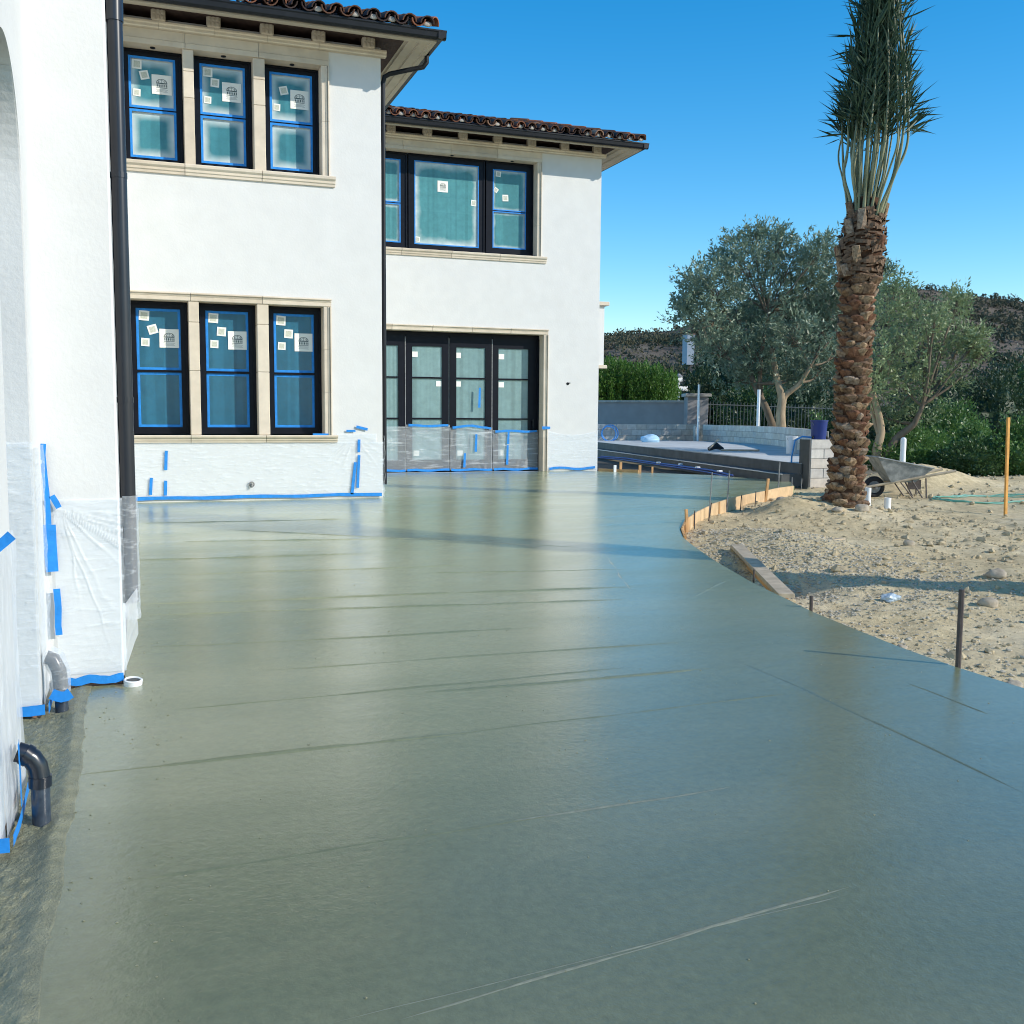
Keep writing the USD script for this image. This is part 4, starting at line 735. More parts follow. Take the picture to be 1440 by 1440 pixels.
for k, (px, py, s, lab) in enumerate(((1402, 816, 0.085, 'dark rounded rock in the long shadow strip'), (1278, 764, 0.06, 'pale angular rock on the soil right of the gravel'), (1212, 728, 0.10, 'pale rock at the foot of the palm'), (1177, 729, 0.07, 'smaller rock left of the palm foot'), (1100, 705, 0.09, 'pale lump of cement by the thick wooden stake'), (1390, 850, 0.07, 'flat stone in the near soil'), (1425, 960, 0.05, 'stone at the slab edge in the right corner'), (1268, 905, .035, 'small dark stone on the slab edge'))):
    p = ground(px, py, -0.14); p[2] = float(soil_z(p[:1], p[1:2])[0]); m = trimesh.creation.icosphere(2); v = np.array(m.vertices); v *= (1 + 0.7 * fbm(v * 1.6 + k * 5, 3, k))[:, None]; m = trimesh.Trimesh(v * s * [1.2, 1, .7] + p + [0, 0, s * .3], m.faces); obj('rock', m, ROCK, smooth=50, label=lab, cat='rock')
p = ground(1253, 832, -0.1); p[2] = float(soil_z(p[:1], p[1:2])[0]); m = trimesh.creation.icosphere(2, .07); v = np.array(m.vertices); v *= (1 + 1.1 * fbm(v * 22, 3, 2))[:, None]; obj('plastic_scrap', trimesh.Trimesh(v * [1.3, 1, .6] + p + [0, 0, .03], m.faces), mk('pale_blue_scrap', (.42, .5, .56), .4, .1, 9), label='crumpled pale blue plastic scrap in the long shadow', cat='scrap')
# plastic pipe stubs
for (px, py, pt, w, lab, cap) in ((1219.5, 716, 686, 0.10, 'taller white pipe stub right beside the palm foot', 0), (1247.5, 720, 700, 0.105, 'shorter white pipe stub right of the palm foot', 0), (1269, 652, 615, 0.11, 'white capped pipe stub standing behind the wheelbarrow', 1)):
    g = ground(px, py, -0.12) if not cap else at(px, 656, 20.3); t = above(g, px + 1, pt); z0 = g[2] - .12 - .3 * cap
    th = thing('pipe_stub', lab, 'pipe', (g[0], g[1], z0))
    if cap: obj('pipe', tube([(g[0], g[1], z0), (g[0], g[1], t[2] - .04), (g[0], g[1], t[2] - .015), (g[0], g[1], t[2])], [w / 2, w / 2, w * .4, w * .15], 20), PVC, th, smooth=50)
    else:
        m = lathe([(w / 2, z0), (w / 2, t[2]), (w / 2 - .008, t[2]), (w / 2 - .008, t[2] - .12), (0, t[2] - .12)], 22); m.apply_translation([g[0], g[1], 0]); obj('pipe', m, PVC, th, smooth=40)
hp = []
for k in range(3):
    c = ground(1392 + 5 * k, 702 - .5 * k, -0.13); t = np.linspace(0, 2 * np.pi, 60); r = 1.15 + .10 * k
    for i in range(60):
        x, y = c[0] + r * math.cos(t[i]) * (1 + .08 * math.sin(3 * t[i] + k)), c[1] + 0.42 * r * math.sin(t[i]); hp.append((x, y, 0))
hp = np.array(hp); hp[:, 2] = soil_z(hp[:, 0], hp[:, 1]) + 0.02 + 0.01 * np.sin(np.arange(len(hp)) * .7); obj('garden_hose', tube(hp, 0.010, 6), GREENHOSE, smooth=True, label='green garden hose coiled loosely on the soil', cat='hose')

# ------------------------------------------------------------------ wheelbarrow
wb = ground(1268, 697, -0.13); wz = float(soil_z(wb[:1], wb[1:2])[0])
W = thing('wheelbarrow', 'grey cement-stained wheelbarrow with wooden handles beside the palm', 'wheelbarrow', (wb[0], wb[1], wz), rotz=math.radians(-20))
rim = np.array([(-0.58, -0.33, 0.76), (0.46, -0.27, 0.56), (0.46, 0.27, 0.56), (-0.58, 0.33, 0.76)]); bot = np.array([(-0.28, -0.2, 0.30), (0.16, -0.19, 0.30), (0.16, 0.19, 0.30), (-0.28, 0.2, 0.30)])
def tray(rim, bot, th=0.012):
    o = m3.Manifold.batch_hull if False else None
    outer = trimesh.convex.convex_hull(np.vstack([rim, bot])); V = np.vstack([rim, bot, rim * [0.96, 0.94, 1] , bot * [0.95, 0.93, 1] + [0, 0, th]]); F = []
    for i in range(4):
        j = (i + 1) % 4; F += [[i, 4 + i, 4 + j], [i, 4 + j, j], [8 + i, 8 + j, 12 + j], [8 + i, 12 + j, 12 + i], [i, j, 8 + j], [i, 8 + j, 8 + i]]
    F += [[4, 7, 6], [4, 6, 5], [12, 13, 14], [12, 14, 15]]; m = trimesh.Trimesh(V, np.array(F), process=False); m = m.subdivide().subdivide(); m.fix_normals(); return m
obj('tray', tray(rim, bot), BARROW, W); obj('rim', tube(np.vstack([rim, rim[:1]]), 0.014, 8), BARROW, W)
for s in (-1, 1):
    obj('handle', tube([(-0.72, s * 0.13, 0.20), (0.85, s * 0.29, 0.52)], 0.024, 8), WOOD_W, W)
    obj('leg', tube([(0.10, s * 0.2, 0.34), (0.30, s * 0.24, 0.0), (0.36, s * .24, 0.0), (0.34, s * 0.23, 0.38)], 0.014, 6), STEEL, W); obj('leg_brace', tube([(-0.1, s * 0.18, 0.3), (0.12, s * 0.22, 0.02)], 0.012, 6), STEEL, W)
obj('foot_plate', bx(0.1, 0.34, -0.02, 0.0, 0.16, 0.34), STEEL, W)
whl = obj('wheel', trimesh.creation.torus(0.15, 0.05, major_sections=28, minor_sections=10).apply_transform(trimesh.transformations.rotation_matrix(math.pi / 2, [1, 0, 0])).apply_translation((-0.52, 0, 0.2)), RUBBER, W, smooth=True)
obj('hub', cyl((-0.52, -0.15, 0.2), (-0.52, 0.15, 0.2), 0.025, n=12), GALV, whl); obj('rim_disc', cyl((-0.52, -0.03, 0.2), (-0.52, 0.03, 0.2), 0.115, n=20), GALV, whl)
obj('wheel_fork', [tube([(-0.72, s * .13, .21), (-.52, s * .14, .2), (-.35, s * 0.15, .28)], .012, 6) for s in (-1, 1)], STEEL, W)
pa, pb = ground(1222, 692, 0.12), ground(1338, 655, -0.02)

# ------------------------------------------------------------------ raised platform, block walls, yard
PZ = 0.36
def pz(px, py): return on_z(px, py, PZ)
fr0, fr1, fr2 = pz(1127, 652), pz(1000, 637), pz(835, 621)
bk = [pz(800, 617.5), pz(985, 620), pz(1060, 623), pz(1100, 627), pz(1130, 633), pz(1158, 642)]
PF = Polygon([p[:2] for p in [fr0, fr1, fr2] + bk]).buffer(0)
pl = thing('concrete_platform', 'raised grey concrete patio platform with a dark step beyond the slab', 'platform', (fr0[0], fr0[1], 0))
obj('deck', extr(PF, 'z', -0.1, PZ), CEMENT, pl)
d = (fr0 - fr2); d /= np.linalg.norm(d); nn = np.array([d[1], -d[0], 0]); nn = nn if nn @ (CAM - fr0) > 0 else -nn
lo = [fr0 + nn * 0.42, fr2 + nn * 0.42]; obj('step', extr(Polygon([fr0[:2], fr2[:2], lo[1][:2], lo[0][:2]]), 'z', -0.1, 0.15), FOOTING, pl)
obj('shaded_riser_sheet', extr(Polygon([(fr0 + nn * .012)[:2], (fr2 + nn * .012)[:2], (fr2 - nn * .02)[:2], (fr0 - nn * .02)[:2]]), 'z', 0.15, PZ - .004), FOOTING, pl)  # thin sheet added over the deck side, with shade put into its colour
obj('step_edge', bx(0, 1, 0, 1, 0, 1) if False else extr(Polygon([(lo[0] - nn * .03)[:2], (lo[1] - nn * .03)[:2], (lo[1] + nn * .012)[:2], (lo[0] + nn * .012)[:2]]), 'z', 0.138, 0.154), CEMENT, pl)
obj('trench', extr(Polygon([(lo[0] + nn * .01)[:2], (lo[1] + nn * .01)[:2], (10.0, 24), (9.95, 22.1), (11.87, 19.8), (12.28, 17.42)]).buffer(0), 'z', -0.4, -0.14), mk('dark_trench_soil', (.07, .06, .045), .95, .4, 8, .6, 30), kind='structure')
cn = thing('conduit', 'blue conduit run with white clips along the trench before the step', 'conduit', tuple(lo[0]))
cp = [on_z(845, 642, 0.05), on_z(880, 645, 0.05), on_z(925, 651, .05), on_z(960, 656, .05), on_z(1000, 662, .04), on_z(1030, 668, .03)]
obj('pipe', tube([p + [0, 0, .01 * math.sin(i * 2.1)] for i, p in enumerate(cp)], 0.024, 8), BLUEPIPE, cn, smooth=True); obj('pipe', tube([p + nn * .12 + [0, 0, -.03] for p in cp], 0.016, 8), BLUEPIPE, cn, smooth=True)
for px, py in ((926, 651), (957, 653.5), (981, 658), (1012, 663)): q = on_z(px, py, .06); obj('clip', bx(q[0] - .05, q[0] + .05, q[1] - .05, q[1] + .05, q[2] - .015, q[2] + .03, .01), PVC, cn)
def block_wall(th, path, z0, z1, thick, bl=0.40, bh=0.20, seed=0, cap=True):
    """courses of separate blocks along a ground polyline; joints stay open in front of a recessed mortar core."""
    ln = LineString([p[:2] for p in path]); r = np.random.default_rng(seed); nrow = max(1, round((z1 - z0) / bh)); hh = (z1 - z0) / nrow
    core = [bx(0, 1, 0, 1, 0, 1)] and []
    n = max(2, int(ln.length / bl)); L = ln.length / n; xs = np.linspace(0, ln.length, n + 1)
    def blk(s0, s1, a, b, t):
        p, q = np.array(ln.interpolate(s0).coords[0]), np.array(ln.interpolate(s1).coords[0]); d = q - p; l = np.linalg.norm(d); d /= l
        m = bx(0, l, -t / 2, t / 2, a, b, 0.006 if t == thick else 0); R = np.eye(4); R[:2, 0] = d; R[:2, 1] = [-d[1], d[0]]; R[:2, 3] = p; m.apply_transform(R); return m
    for i in range(n): core.append(blk(xs[i], xs[i + 1] + 0.001, z0, z1 - 0.012, thick - 0.026))
    obj('mortar', core, JOINT, th)
    for k in range(nrow):
        o = 0 if k % 2 == 0 else L / 2; e = [0] + [x + o for x in xs if 0.02 < x + o < ln.length - 0.02] + [ln.length]
        for s0, s1 in zip(e[:-1], e[1:]): obj('block', blk(s0 + .005, s1 - .005, z0 + k * hh + .005, z0 + (k + 1) * hh - .005, thick), BLOCK[r.integers(3)], th)
bw = thing('block_wall', 'sunlit low concrete block wall at the back left of the platform', 'wall', (bk[1][0], bk[1][1], PZ))
c0, c1 = at(836, 620, 38.5), at(990, 620, 40); block_wall(bw, [c0, c1], PZ - .02, 0.97, 0.2, seed=1)
bw2 = thing('block_wall', 'shaded curved concrete block wall at the back right of the platform', 'wall', (bk[3][0], bk[3][1], PZ))
block_wall(bw2, [at(991, 620, 39.6) + [0, 0, 0], bk[2], bk[3], bk[4], bk[5]], PZ - .02, 0.965, 0.2, seed=2)
obj('corner_post', cyl((at(978, 620, 38.9)[0], at(978, 620, 38.9)[1], PZ), (at(978, 620, 38.9)[0], at(978, 620, 38.9)[1], 0.93), 0.09, n=12), PLASTER, bw2, smooth=40)
pc = ground(1139, 678, 0.0); bw3 = thing('block_pier', 'pale concrete block pier with a sunlit face just left of the palm trunk', 'wall', tuple(pc))
block_wall(bw3, [pc + [0, .15, 0], pc + [1.25, .15, 0]], -0.12, 0.85, 0.30, 0.42, 0.195, seed=3)
obj('shaded_end_layer', bx(pc[0] - .03, pc[0] - .004, pc[1] + .005, pc[1] + .34, -0.12, 0.845), FOOTING, bw3)  # dark layer added to paint shade on the side turned from the sun
# garden wall, pillar, fence
gw = thing('garden_wall', 'grey stucco garden wall with a flat cap behind the platform', 'wall', tuple(at(900, 600, 43)))
g0, g1 = at(780, 600, 44), at(964, 600, 42); g0[2] = g1[2] = 0
def wall_seg(p, q, z0, z1, t):
    d = (q - p)[:2]; l = np.linalg.norm(d); d = d / l; m = bx(0, l, -t / 2, t / 2, z0, z1); R = np.eye(4); R[:2, 0] = d; R[:2, 1] = [-d[1], d[0]]; R[:2, 3] = p[:2]; m.apply_transform(R); return m
obj('wall', wall_seg(g0, g1, -0.3, 1.84, 0.22), WALLST, gw); obj('cap', wall_seg(g0, g1, 1.84, 1.93, 0.34), CAPST, gw)
pp = at(978, 600, 41.5); pi = thing('wall_pillar', 'grey stucco pillar with a stone cap between garden wall and fence', 'pillar', (pp[0], pp[1], 0))
mrot = trimesh.transformations.rotation_matrix(-YAW, [0, 0, 1])
for nm, mm, mt in (('shaft', bx(-.42, .42, -.42, .42, -.3, 2.06, .01), WALLST), ('cap', bx(-.52, .52, -.52, .52, 2.06, 2.19, .02), CAPST)):
    mm.apply_transform(mrot); mm.apply_translation([pp[0], pp[1], 0]); obj(nm, mm, mt, pi)
fe = thing('iron_fence', 'grey iron picket fence behind the shaded block wall', 'fence', tuple(at(1070, 600, 42)))
f0, f1 = at(994, 568.5, 41.5), at(1185, 575.5, 41.5); f0b, f1b = f0 - [0, 0, 1.25], f1 - [0, 0, 1.25]
for p, q in ((f0, f1), (f0b, f1b)): obj('rail', cyl(p, q, 0.024, n=6), IRON, fe)
npk = 40
for k in range(npk + 1):
    p = f0 + (f1 - f0) * k / npk; q = p + [0, 0, 0.13]; b_ = p - [0, 0, 1.4]; obj('picket', tube([b_, q - [0, 0, .03], q], [.0125, .0125, .003], 5), IRON, fe)
for (px, pt, pb_, d, w, lab) in ((982.5, 541, 598, 38.5, 0.085, 'thin white pole before the wall pillar'), (1066.5, 548, 600, 36.0, 0.11, 'thicker white pole before the iron fence')):
    b_, t_ = at(px - .8, pb_, d), at(px, pt, d); obj('white_pole', cyl((b_[0], b_[1], 0.3), (b_[0], b_[1], t_[2]), w / 2, n=14), PVC, smooth=40, label=lab, cat='pole')
# buckets, hoses, clutter on the platform
def bucket(c, r, h, mat, lab, open_=True):
    th = thing('bucket', lab, 'bucket', tuple(c)); m = lathe([(0, 0), (r * .84, 0), (r, h), (r * 1.05, h), (r * 1.05, h - .03), (r * .97, h - .03), (r * .82, .02), (0, .02)], 24); m.apply_translation(c); obj('body', m, mat, th, smooth=40)
    a = np.linspace(0, np.pi, 12); obj('bail', tube([(c[0] + r * math.cos(t), c[1] - .02 - .05 * math.sin(t), c[2] + h - .05 - .8 * r * math.sin(t)) for t in a], .005, 5), GALV, th); return th
bk1 = pz(1113, 638); bucket(bk1, 0.15, 0.44, BUCKET_W, 'white plastic bucket standing on the platform before the curved wall')
bb = np.array([pc[0] + .45, pc[1] + .15, 0.86]); bb = np.array([*(pc + [0.28, .15, 0])[:2], 0.852]); bucket(bb, 0.17, 0.38, BUCKET_B, 'dark blue bucket on top of the pale block pier')
ch = [pc + [0.0 + .5 * t, .12 + .05 * math.sin(9 * t), 0.88 + .03 * math.sin(14 * t)] for t in np.linspace(0, 1, 16)]
obj('black_hose', tube([(p[0] + .1, p[1] - .02, p[2]) for p in ch], .022, 7), RUBBER, smooth=True, label='black hose draped on the block pier below the blue bucket', cat='hose')
bh = [(pc[0] + .2, pc[1] + .15, .88), (pc[0] + .0, pc[1] + .3, .9), (pc[0] - .10, pc[1] + .4, .82), (pc[0] - .13, pc[1] + .45, .5), (pc[0] - .10, pc[1] + .5, .37)]
obj('blue_hose', tube(bh, .018, 7), BLUEHOSE, smooth=True, label='blue hose hanging down the shaded end of the block pier', cat='hose')
hc = pz(855, 622); hh = np.array([at(858, 607, 37.0)]); obj('hose_loop', [ring_tube(at(858, 609, 38.0), 0.30, 0.02, 30, 6, (-.25, -.95, 0.1)), ring_tube(at(856, 610, 37.9), 0.27, 0.02, 30, 6, (-.3, -.9, -.1))], BLUEHOSE, smooth=True, label='pale blue hose loop leaning on the sunlit block wall', cat='hose')
tp = pz(918, 622); m = trimesh.creation.icosphere(3, 1.0); v = np.array(m.vertices); v = v * (1 + .35 * fbm(v * 2.2, 4, 8))[:, None]; obj('tarp_heap', trimesh.Trimesh(v * [.36, .25, .2] + tp + [0, .2, .08], m.faces), mk('pale_blue_tarp', (.35, .55, .72), .5, .15, 4), smooth=True, label='heap of pale blue tarp against the sunlit block wall', cat='tarp')
tl = pz(1008, 634); tw = thing('tool_pile', 'dark tools lying on the platform deck', 'tools', tuple(tl))
obj('bundle', tube([tl + [-.25, 0, .05], tl + [0, .05, .14], tl + [.25, .1, .05]], [.05, .1, .04], 8), RUBBER, tw); obj('handle', cyl(tl + [-.3, -.1, .06], tl + [.12, .1, .32], .02), WOOD_W, tw); obj('long_handle', cyl(tl + [0, -.2, .03], pz(1068, 635) + [0, 0, .03], .025), WOOD_W, tw)
for px, py, s in ((1077, 623.5, .09),): q = pz(px, py); m = trimesh.creation.icosphere(2, 1); v = np.array(m.vertices); v *= (1 + .5 * fbm(v * 2, 3, 4))[:, None]; obj('paper_bag', trimesh.Trimesh(v * [s * 1.4, s, s] + q + [0, 0, s * .6], m.faces), PAPER, smooth=True, label='small white crumpled bag on the platform by the curved wall', cat='bag')
# far form board and pegs at the house corner
q0, q1 = on_z(842, 662.5, 0.0), on_z(898, 664.5, 0.0)
fb2 = thing('form_board', 'short wooden form board at the house corner with pegs', 'form board', tuple(q0)); obj('board', wall_seg(q0 + nn * 0, q1, -0.12, 0.06, 0.04), WOOD, fb2)
for px, pt, lab in ((864.5, 654, 'white-topped peg left of the far form board pegs'), (872.5, 650, 'tallest wooden peg on the far form board'), (899.5, 654, 'wooden peg at the end of the far form board'), (917, 656.5, 'small pale peg standing right of the far form board')):
    g = on_z(px, 663.5, 0.0); stake(g, above(g, px + .3, pt), 0.06 if px != 917 else .045, WOOD if px != 864.5 else PVC, lab, 'pegs of the far form board', name='wooden_peg', flat=True)

# ------------------------------------------------------------------ palms
def leaf_quads(P, D, L, Wd, r, fold=0.0):
    """Leaf blades: base P, direction D, length L, half width Wd (arrays)."""
    D = D / np.linalg.norm(D, axis=1, keepdims=True); S = np.cross(D, r.normal(size=D.shape)); S /= np.maximum(np.linalg.norm(S, axis=1, keepdims=True), 1e-9)
    mid = P + D * (L * 0.45)[:, None]; sag = np.cross(S, D) * (L * fold)[:, None]
    V = np.stack([P, mid + S * Wd[:, None] + sag, P + D * L[:, None], mid - S * Wd[:, None] + sag], 1).reshape(-1, 3); b = np.arange(len(P)) * 4
    F = np.vstack([np.c_[b, b + 1, b + 2], np.c_[b, b + 2, b + 3]])
    return trimesh.Trimesh(V, F, process=False)
PR = np.random.default_rng(5)
KP = 0.0108
axis_h = np.array([0, 1.3, 3.15, 4.0, 4.55, 6.2, 7.8, 9.5]); axis_o = np.array([0, 6, 8, 12, 15, 25, 25, 24]) * KP
def axis(h): return np.array([np.interp(h, axis_h, axis_o) * math.cos(YAW), -np.interp(h, axis_h, axis_o) * math.sin(YAW), h])
rad_h = np.array([-0.3, 0.0, 0.25, 0.8, 3.3, 3.6, 3.9, 4.3, 4.7]); rad_r = np.array([0.36, 0.35, 0.27, 0.235, 0.215, 0.29, 0.335, 0.30, 0.2])
def radius(h): return float(np.interp(h, rad_h, rad_r))
pt = thing('palm_tree', 'newly planted date palm with fronds tied upright and rough brown trunk', 'palm tree', (PALM[0], PALM[1], PALM[2]))
BASE[str(pt.GetPath())] = np.zeros(3)
hs = np.linspace(-0.3, 4.75, 30); obj('trunk', tube([axis(h) for h in hs], [radius(h) * .93 for h in hs], 18), PALMCORE, pt, smooth=True)
nb = 0; row = 0; h = 0.02
while h < 3.55:
    n = 11
    for k in range(n):
        a = 2 * np.pi * (k + 0.5 * (row % 2) + 0.06 * row) / n + PR.normal(0, .085); R_ = radius(h); s = PR.uniform(0.74, 1.10) * (R_ / .225) ** .5; j = lambda: PR.normal(0, .013)
        loc = np.array([(-.05, -.01, -.085), (.05, -.01, -.085), (-.105 + j(), .006, -.01 + j()), (.105 + j(), .006, -.01 + j()), (-.082 + j(), .055 + j(), .03 + j()), (.08 + j(), .055 + j(), .03 + j()), (-.03 + j(), .088 + j(), .022 + j()), (.035 + j(), .088 + j(), .022 + j()), (-.07, -.01, .05), (.07, -.01, .05), (0, .035, -.06), (.0, .07 + j(), .052 + j())]) * s
        hh_ = h + PR.normal(0, .028); c = axis(hh_); o = np.array([math.cos(a), math.sin(a), 0]); t = np.array([-math.sin(a), math.cos(a), 0])
        P = c + loc[:, :1] * t + (loc[:, 1:2] + R_ * .9) * o + loc[:, 2:] * [0, 0, 1]
        obj('leaf_base', trimesh.convex.convex_hull(P), PALMB[int(PR.choice(4, p=[.4, .22, .23, .15]))], pt); nb += 1
    h += 0.135; row += 1
fb_ = []
for k in range(330):
    a = PR.uniform(0, 6.28); h0 = PR.uniform(3.45, 4.55); da = PR.uniform(.25, .9); rr = [radius(h0) + PR.uniform(.0, .035) for _ in range(5)]; dz = PR.normal(0, .05)
    pts = [axis(h0 + dz * q) + np.array([math.cos(a + da * q) * rr[i], math.sin(a + da * q) * rr[i], 0]) for i, q in enumerate(np.linspace(0, 1, 5))]; w = PR.uniform(.008, .03)
    V = np.vstack([np.array(pts) + [0, 0, w], np.array(pts) - [0, 0, w]]); fb_.append(trimesh.Trimesh(V, [q for i in range(4) for q in ([i, i + 1, 6 + i], [i, 6 + i, 5 + i])], process=False))
for k in range(110):
    a = PR.uniform(0, 6.28); h0 = PR.uniform(3.4, 4.5); o = np.array([math.cos(a), math.sin(a), PR.uniform(-.2, .7)]); p = axis(h0) + np.array([math.cos(a), math.sin(a), 0]) * radius(h0) * .97; L_ = PR.uniform(.05, .14)
    fb_.append(leaf_quads(np.array([p]), np.array([o]), np.array([L_]), np.array([.02]), PR))
obj('fiber', fb_, FIBER, pt, kind='stuff')
for k in range(16):
    a = PR.uniform(0, 6.28); h0 = PR.uniform(3.55, 4.5); o = np.array([math.cos(a), math.sin(a), 0]); t = np.array([-o[1], o[0], 0]); c = axis(h0) + o * radius(h0) * .93; L_ = PR.uniform(.12, .28)
    P = np.array([c - t * .075, c + t * .075, c - t * .05 + o * .1 + [0, 0, L_], c + t * .05 + o * .1 + [0, 0, L_], c - t * .05 + o * .06 + [0, 0, L_ + .02], c + t * .05 + o * .06 + [0, 0, L_ + .02], c + o * .06])
    obj('cut_petiole', trimesh.convex.convex_hull(P), PALMB[int(PR.integers(4))], pt)
NFR = 46
for k in range(NFR):
    inner = k >= 17; a = 2 * np.pi * k / 17 + PR.normal(0, .1) if not inner else PR.uniform(0, 6.28); q = PR.uniform(.88, 1.05) if not inner else PR.uniform(.15, .7)
    prof = [(.20, 4.30 + PR.uniform(-.15, .2)), (.28, 4.70), (.42 + PR.normal(0, .05), 5.10), (.48 + PR.normal(0, .05), 5.45), (.48, 5.85), (.43, 6.3), (.34, 7.0), (.25, 7.7), (.20, 8.5), (.14, 9.3)]
    aw = PR.normal(0, .10); pts = np.array([axis(hh) + np.array([math.cos(a + aw * i * .12), math.sin(a + aw * i * .12), 0]) * r_ * (q if i else min(1, q + .2)) for i, (r_, hh) in enumerate(prof)])
    f = np.linspace(0, len(pts) - 1, 46); P = np.stack([np.interp(f, np.arange(len(pts)), pts[:, c]) for c in range(3)], 1); ker = np.ones(5) / 5
    P[2:-2] = np.stack([np.convolve(P[:, c], ker, 'valid') for c in range(3)], 1)
    w0 = PR.uniform(.016, .026); st_ = tube(P, np.linspace(w0, .007, 46) * np.where(np.arange(46) < 6, np.linspace(1.7, 1, 46)[np.minimum(np.arange(46) * 8, 45)], 1), 6)
    fr = obj('frond', st_, PETIOLE, pt, smooth=True)
    i0 = PR.uniform(15, 22); m = int(PR.uniform(85, 135)); ls_ = PR.uniform(.7, 1.25); ii = PR.uniform(i0, 44.5, m); A = np.stack([np.interp(ii, np.arange(46), P[:, c]) for c in range(3)], 1); Tn = np.gradient(P, axis=0); Tn /= np.linalg.norm(Tn, axis=1, keepdims=True); TT = Tn[np.clip(ii.astype(int), 0, 45)]
    C = np.array([axis(z) for z in A[:, 2]]); O = A - C; O /= np.maximum(np.linalg.norm(O, axis=1, keepdims=True), 1e-6); S = np.cross(O, TT); sgn = PR.choice([-1, 1], m)[:, None]
    low = np.clip((28 - ii) / 10, 0, 1)[:, None]; D = TT * (1.0 - .45 * low) + S * sgn * PR.uniform(.15, .75, (m, 1)) + O * PR.uniform(-.15, .55 , (m, 1)) * (1 + 1.0 * low) * (1.0 if not inner else .4) + PR.normal(0, .10, (m, 3))
    wild = PR.random(m) < (.14 if not inner else .03); D[wild] = O[wild] * 1.0 + TT[wild] * PR.uniform(-.1, .7, (wild.sum(), 1)) + S[wild] * PR.normal(0, .5, (wild.sum(), 1))
    obj('leaflets', leaf_quads(A, D, PR.uniform(.22, .52, m) * ls_, PR.uniform(.009, .015, m), PR, .05), PALMLEAF, fr)
def copy(src, loc, rz, label, name):
    path = numbered('/World', name); x = UsdGeom.Xform.Define(stage, path); x.GetPrim().GetReferences().AddInternalReference(src.GetPath()); x.GetPrim().SetInstanceable(True)
    x.ClearXformOpOrder(); x.AddTranslateOp().Set(Gf.Vec3d(*map(float, loc))); x.AddRotateZOp().Set(math.degrees(rz)); tag(x.GetPrim(), label); return x.GetPrim()
q2 = np.array([9.85, 5.32]); copy(pt, (q2[0], q2[1], float(slab_z(q2[1])) - .15), 1.0, 'second date palm beside the slab that throws the long shadow', 'palm_tree')

# ------------------------------------------------------------------ trees and shrubs
def branch(a, b, r0, r1, seed, bend=0.12, n=7, k=7):
    t = np.linspace(0, 1, n)[:, None]; L_ = np.linalg.norm(b - a); P = a + (b - a) * t + np.sin(t * np.pi) * np.array([0, 0, -bend * L_ * .5]) + 0.09 * L_ * np.c_[fbm(np.c_[t * 2, t * 0 + seed, t * 0], 2, seed), fbm(np.c_[t * 2, t * 0 + seed, t * 0 + 9], 2, seed + 1), 0 * t]
    P[0] = a; return P, tube(P, np.linspace(r0, r1, n), k)
def lobed_tree(name, label, base, trunks, lobes, depth, mat, bark, seed, twigs=26, leafL=0.085, spread=0.5, group=None, tw_leaf=15):
    """trunks: pixel polylines with radii; lobes: (px, py, radius in px): where the foliage masses stand, each at its own depth."""
    r = np.random.default_rng(seed); th = thing(name, label, 'tree', tuple(base), group=group); ends = []
    for j, (pl, r0, r1, mt) in enumerate(trunks):
        P = np.array([at(px, py, d) for px, py, d in pl]); f = np.linspace(0, len(P) - 1, 14); Q = np.stack([np.interp(f, np.arange(len(P)), P[:, c]) for c in range(3)], 1)
        Q += 0.05 * np.c_[fbm(Q * 1.5, 2, j), fbm(Q * 1.5, 2, j + 3), 0 * f]
        obj('trunk' if j == 0 else 'limb', tube(Q, np.linspace(r0, r1, 14), 10), mt, th, smooth=True); ends.append((Q[-1], r1)); ends.append((Q[9], r1 * 1.2))
    br, LP, LD = [], [], []
    for (px, py, rp) in lobes:
        c = at(px, py, depth + r.uniform(-spread, spread) * 2.4); R_ = rp * depth / FPX * .93
        e, re = min(ends, key=lambda q: np.linalg.norm(q[0] - c) + (0 if q[0][2] < c[2] else 2)); Pb, m = branch(e, c, re * .75, 0.02, int(r.integers(99))); br.append(m)
        for _ in range(int(twigs * max(.5, (R_ / 0.9)))):
            d = r.normal(size=3); d /= np.linalg.norm(d); s = c + d * R_ * r.uniform(.2, .95) * [1, 1, .9]; dirn = d * .8 + np.array([0, 0, .55]) + r.normal(0, .35, 3); dirn /= np.linalg.norm(dirn); L_ = r.uniform(.35, .85) * min(1.2, .45 + R_ * .5)
            if r.random() < .12: br.append(tube([Pb[int(r.integers(3, 7))], (s + c) / 2, s + dirn * L_ * .6], [.018, .01, .004], 4, False))
            n = int(tw_leaf * L_ / .6) + 3; t = r.random(n); p = s + dirn * (t * L_)[:, None] + r.normal(0, .035, (n, 3)); LP.append(p); LD.append(dirn * .7 + r.normal(0, .6, (n, 3)))
    obj('branches', br, bark, th, smooth=True); P, D = np.vstack(LP), np.vstack(LD); n = len(P)
    obj('crown', leaf_quads(P, D, leafL * r.uniform(.7, 1.35, n), leafL * r.uniform(.13, .2, n), r), mat, th); return n
ob = at(1097, 601, 37)
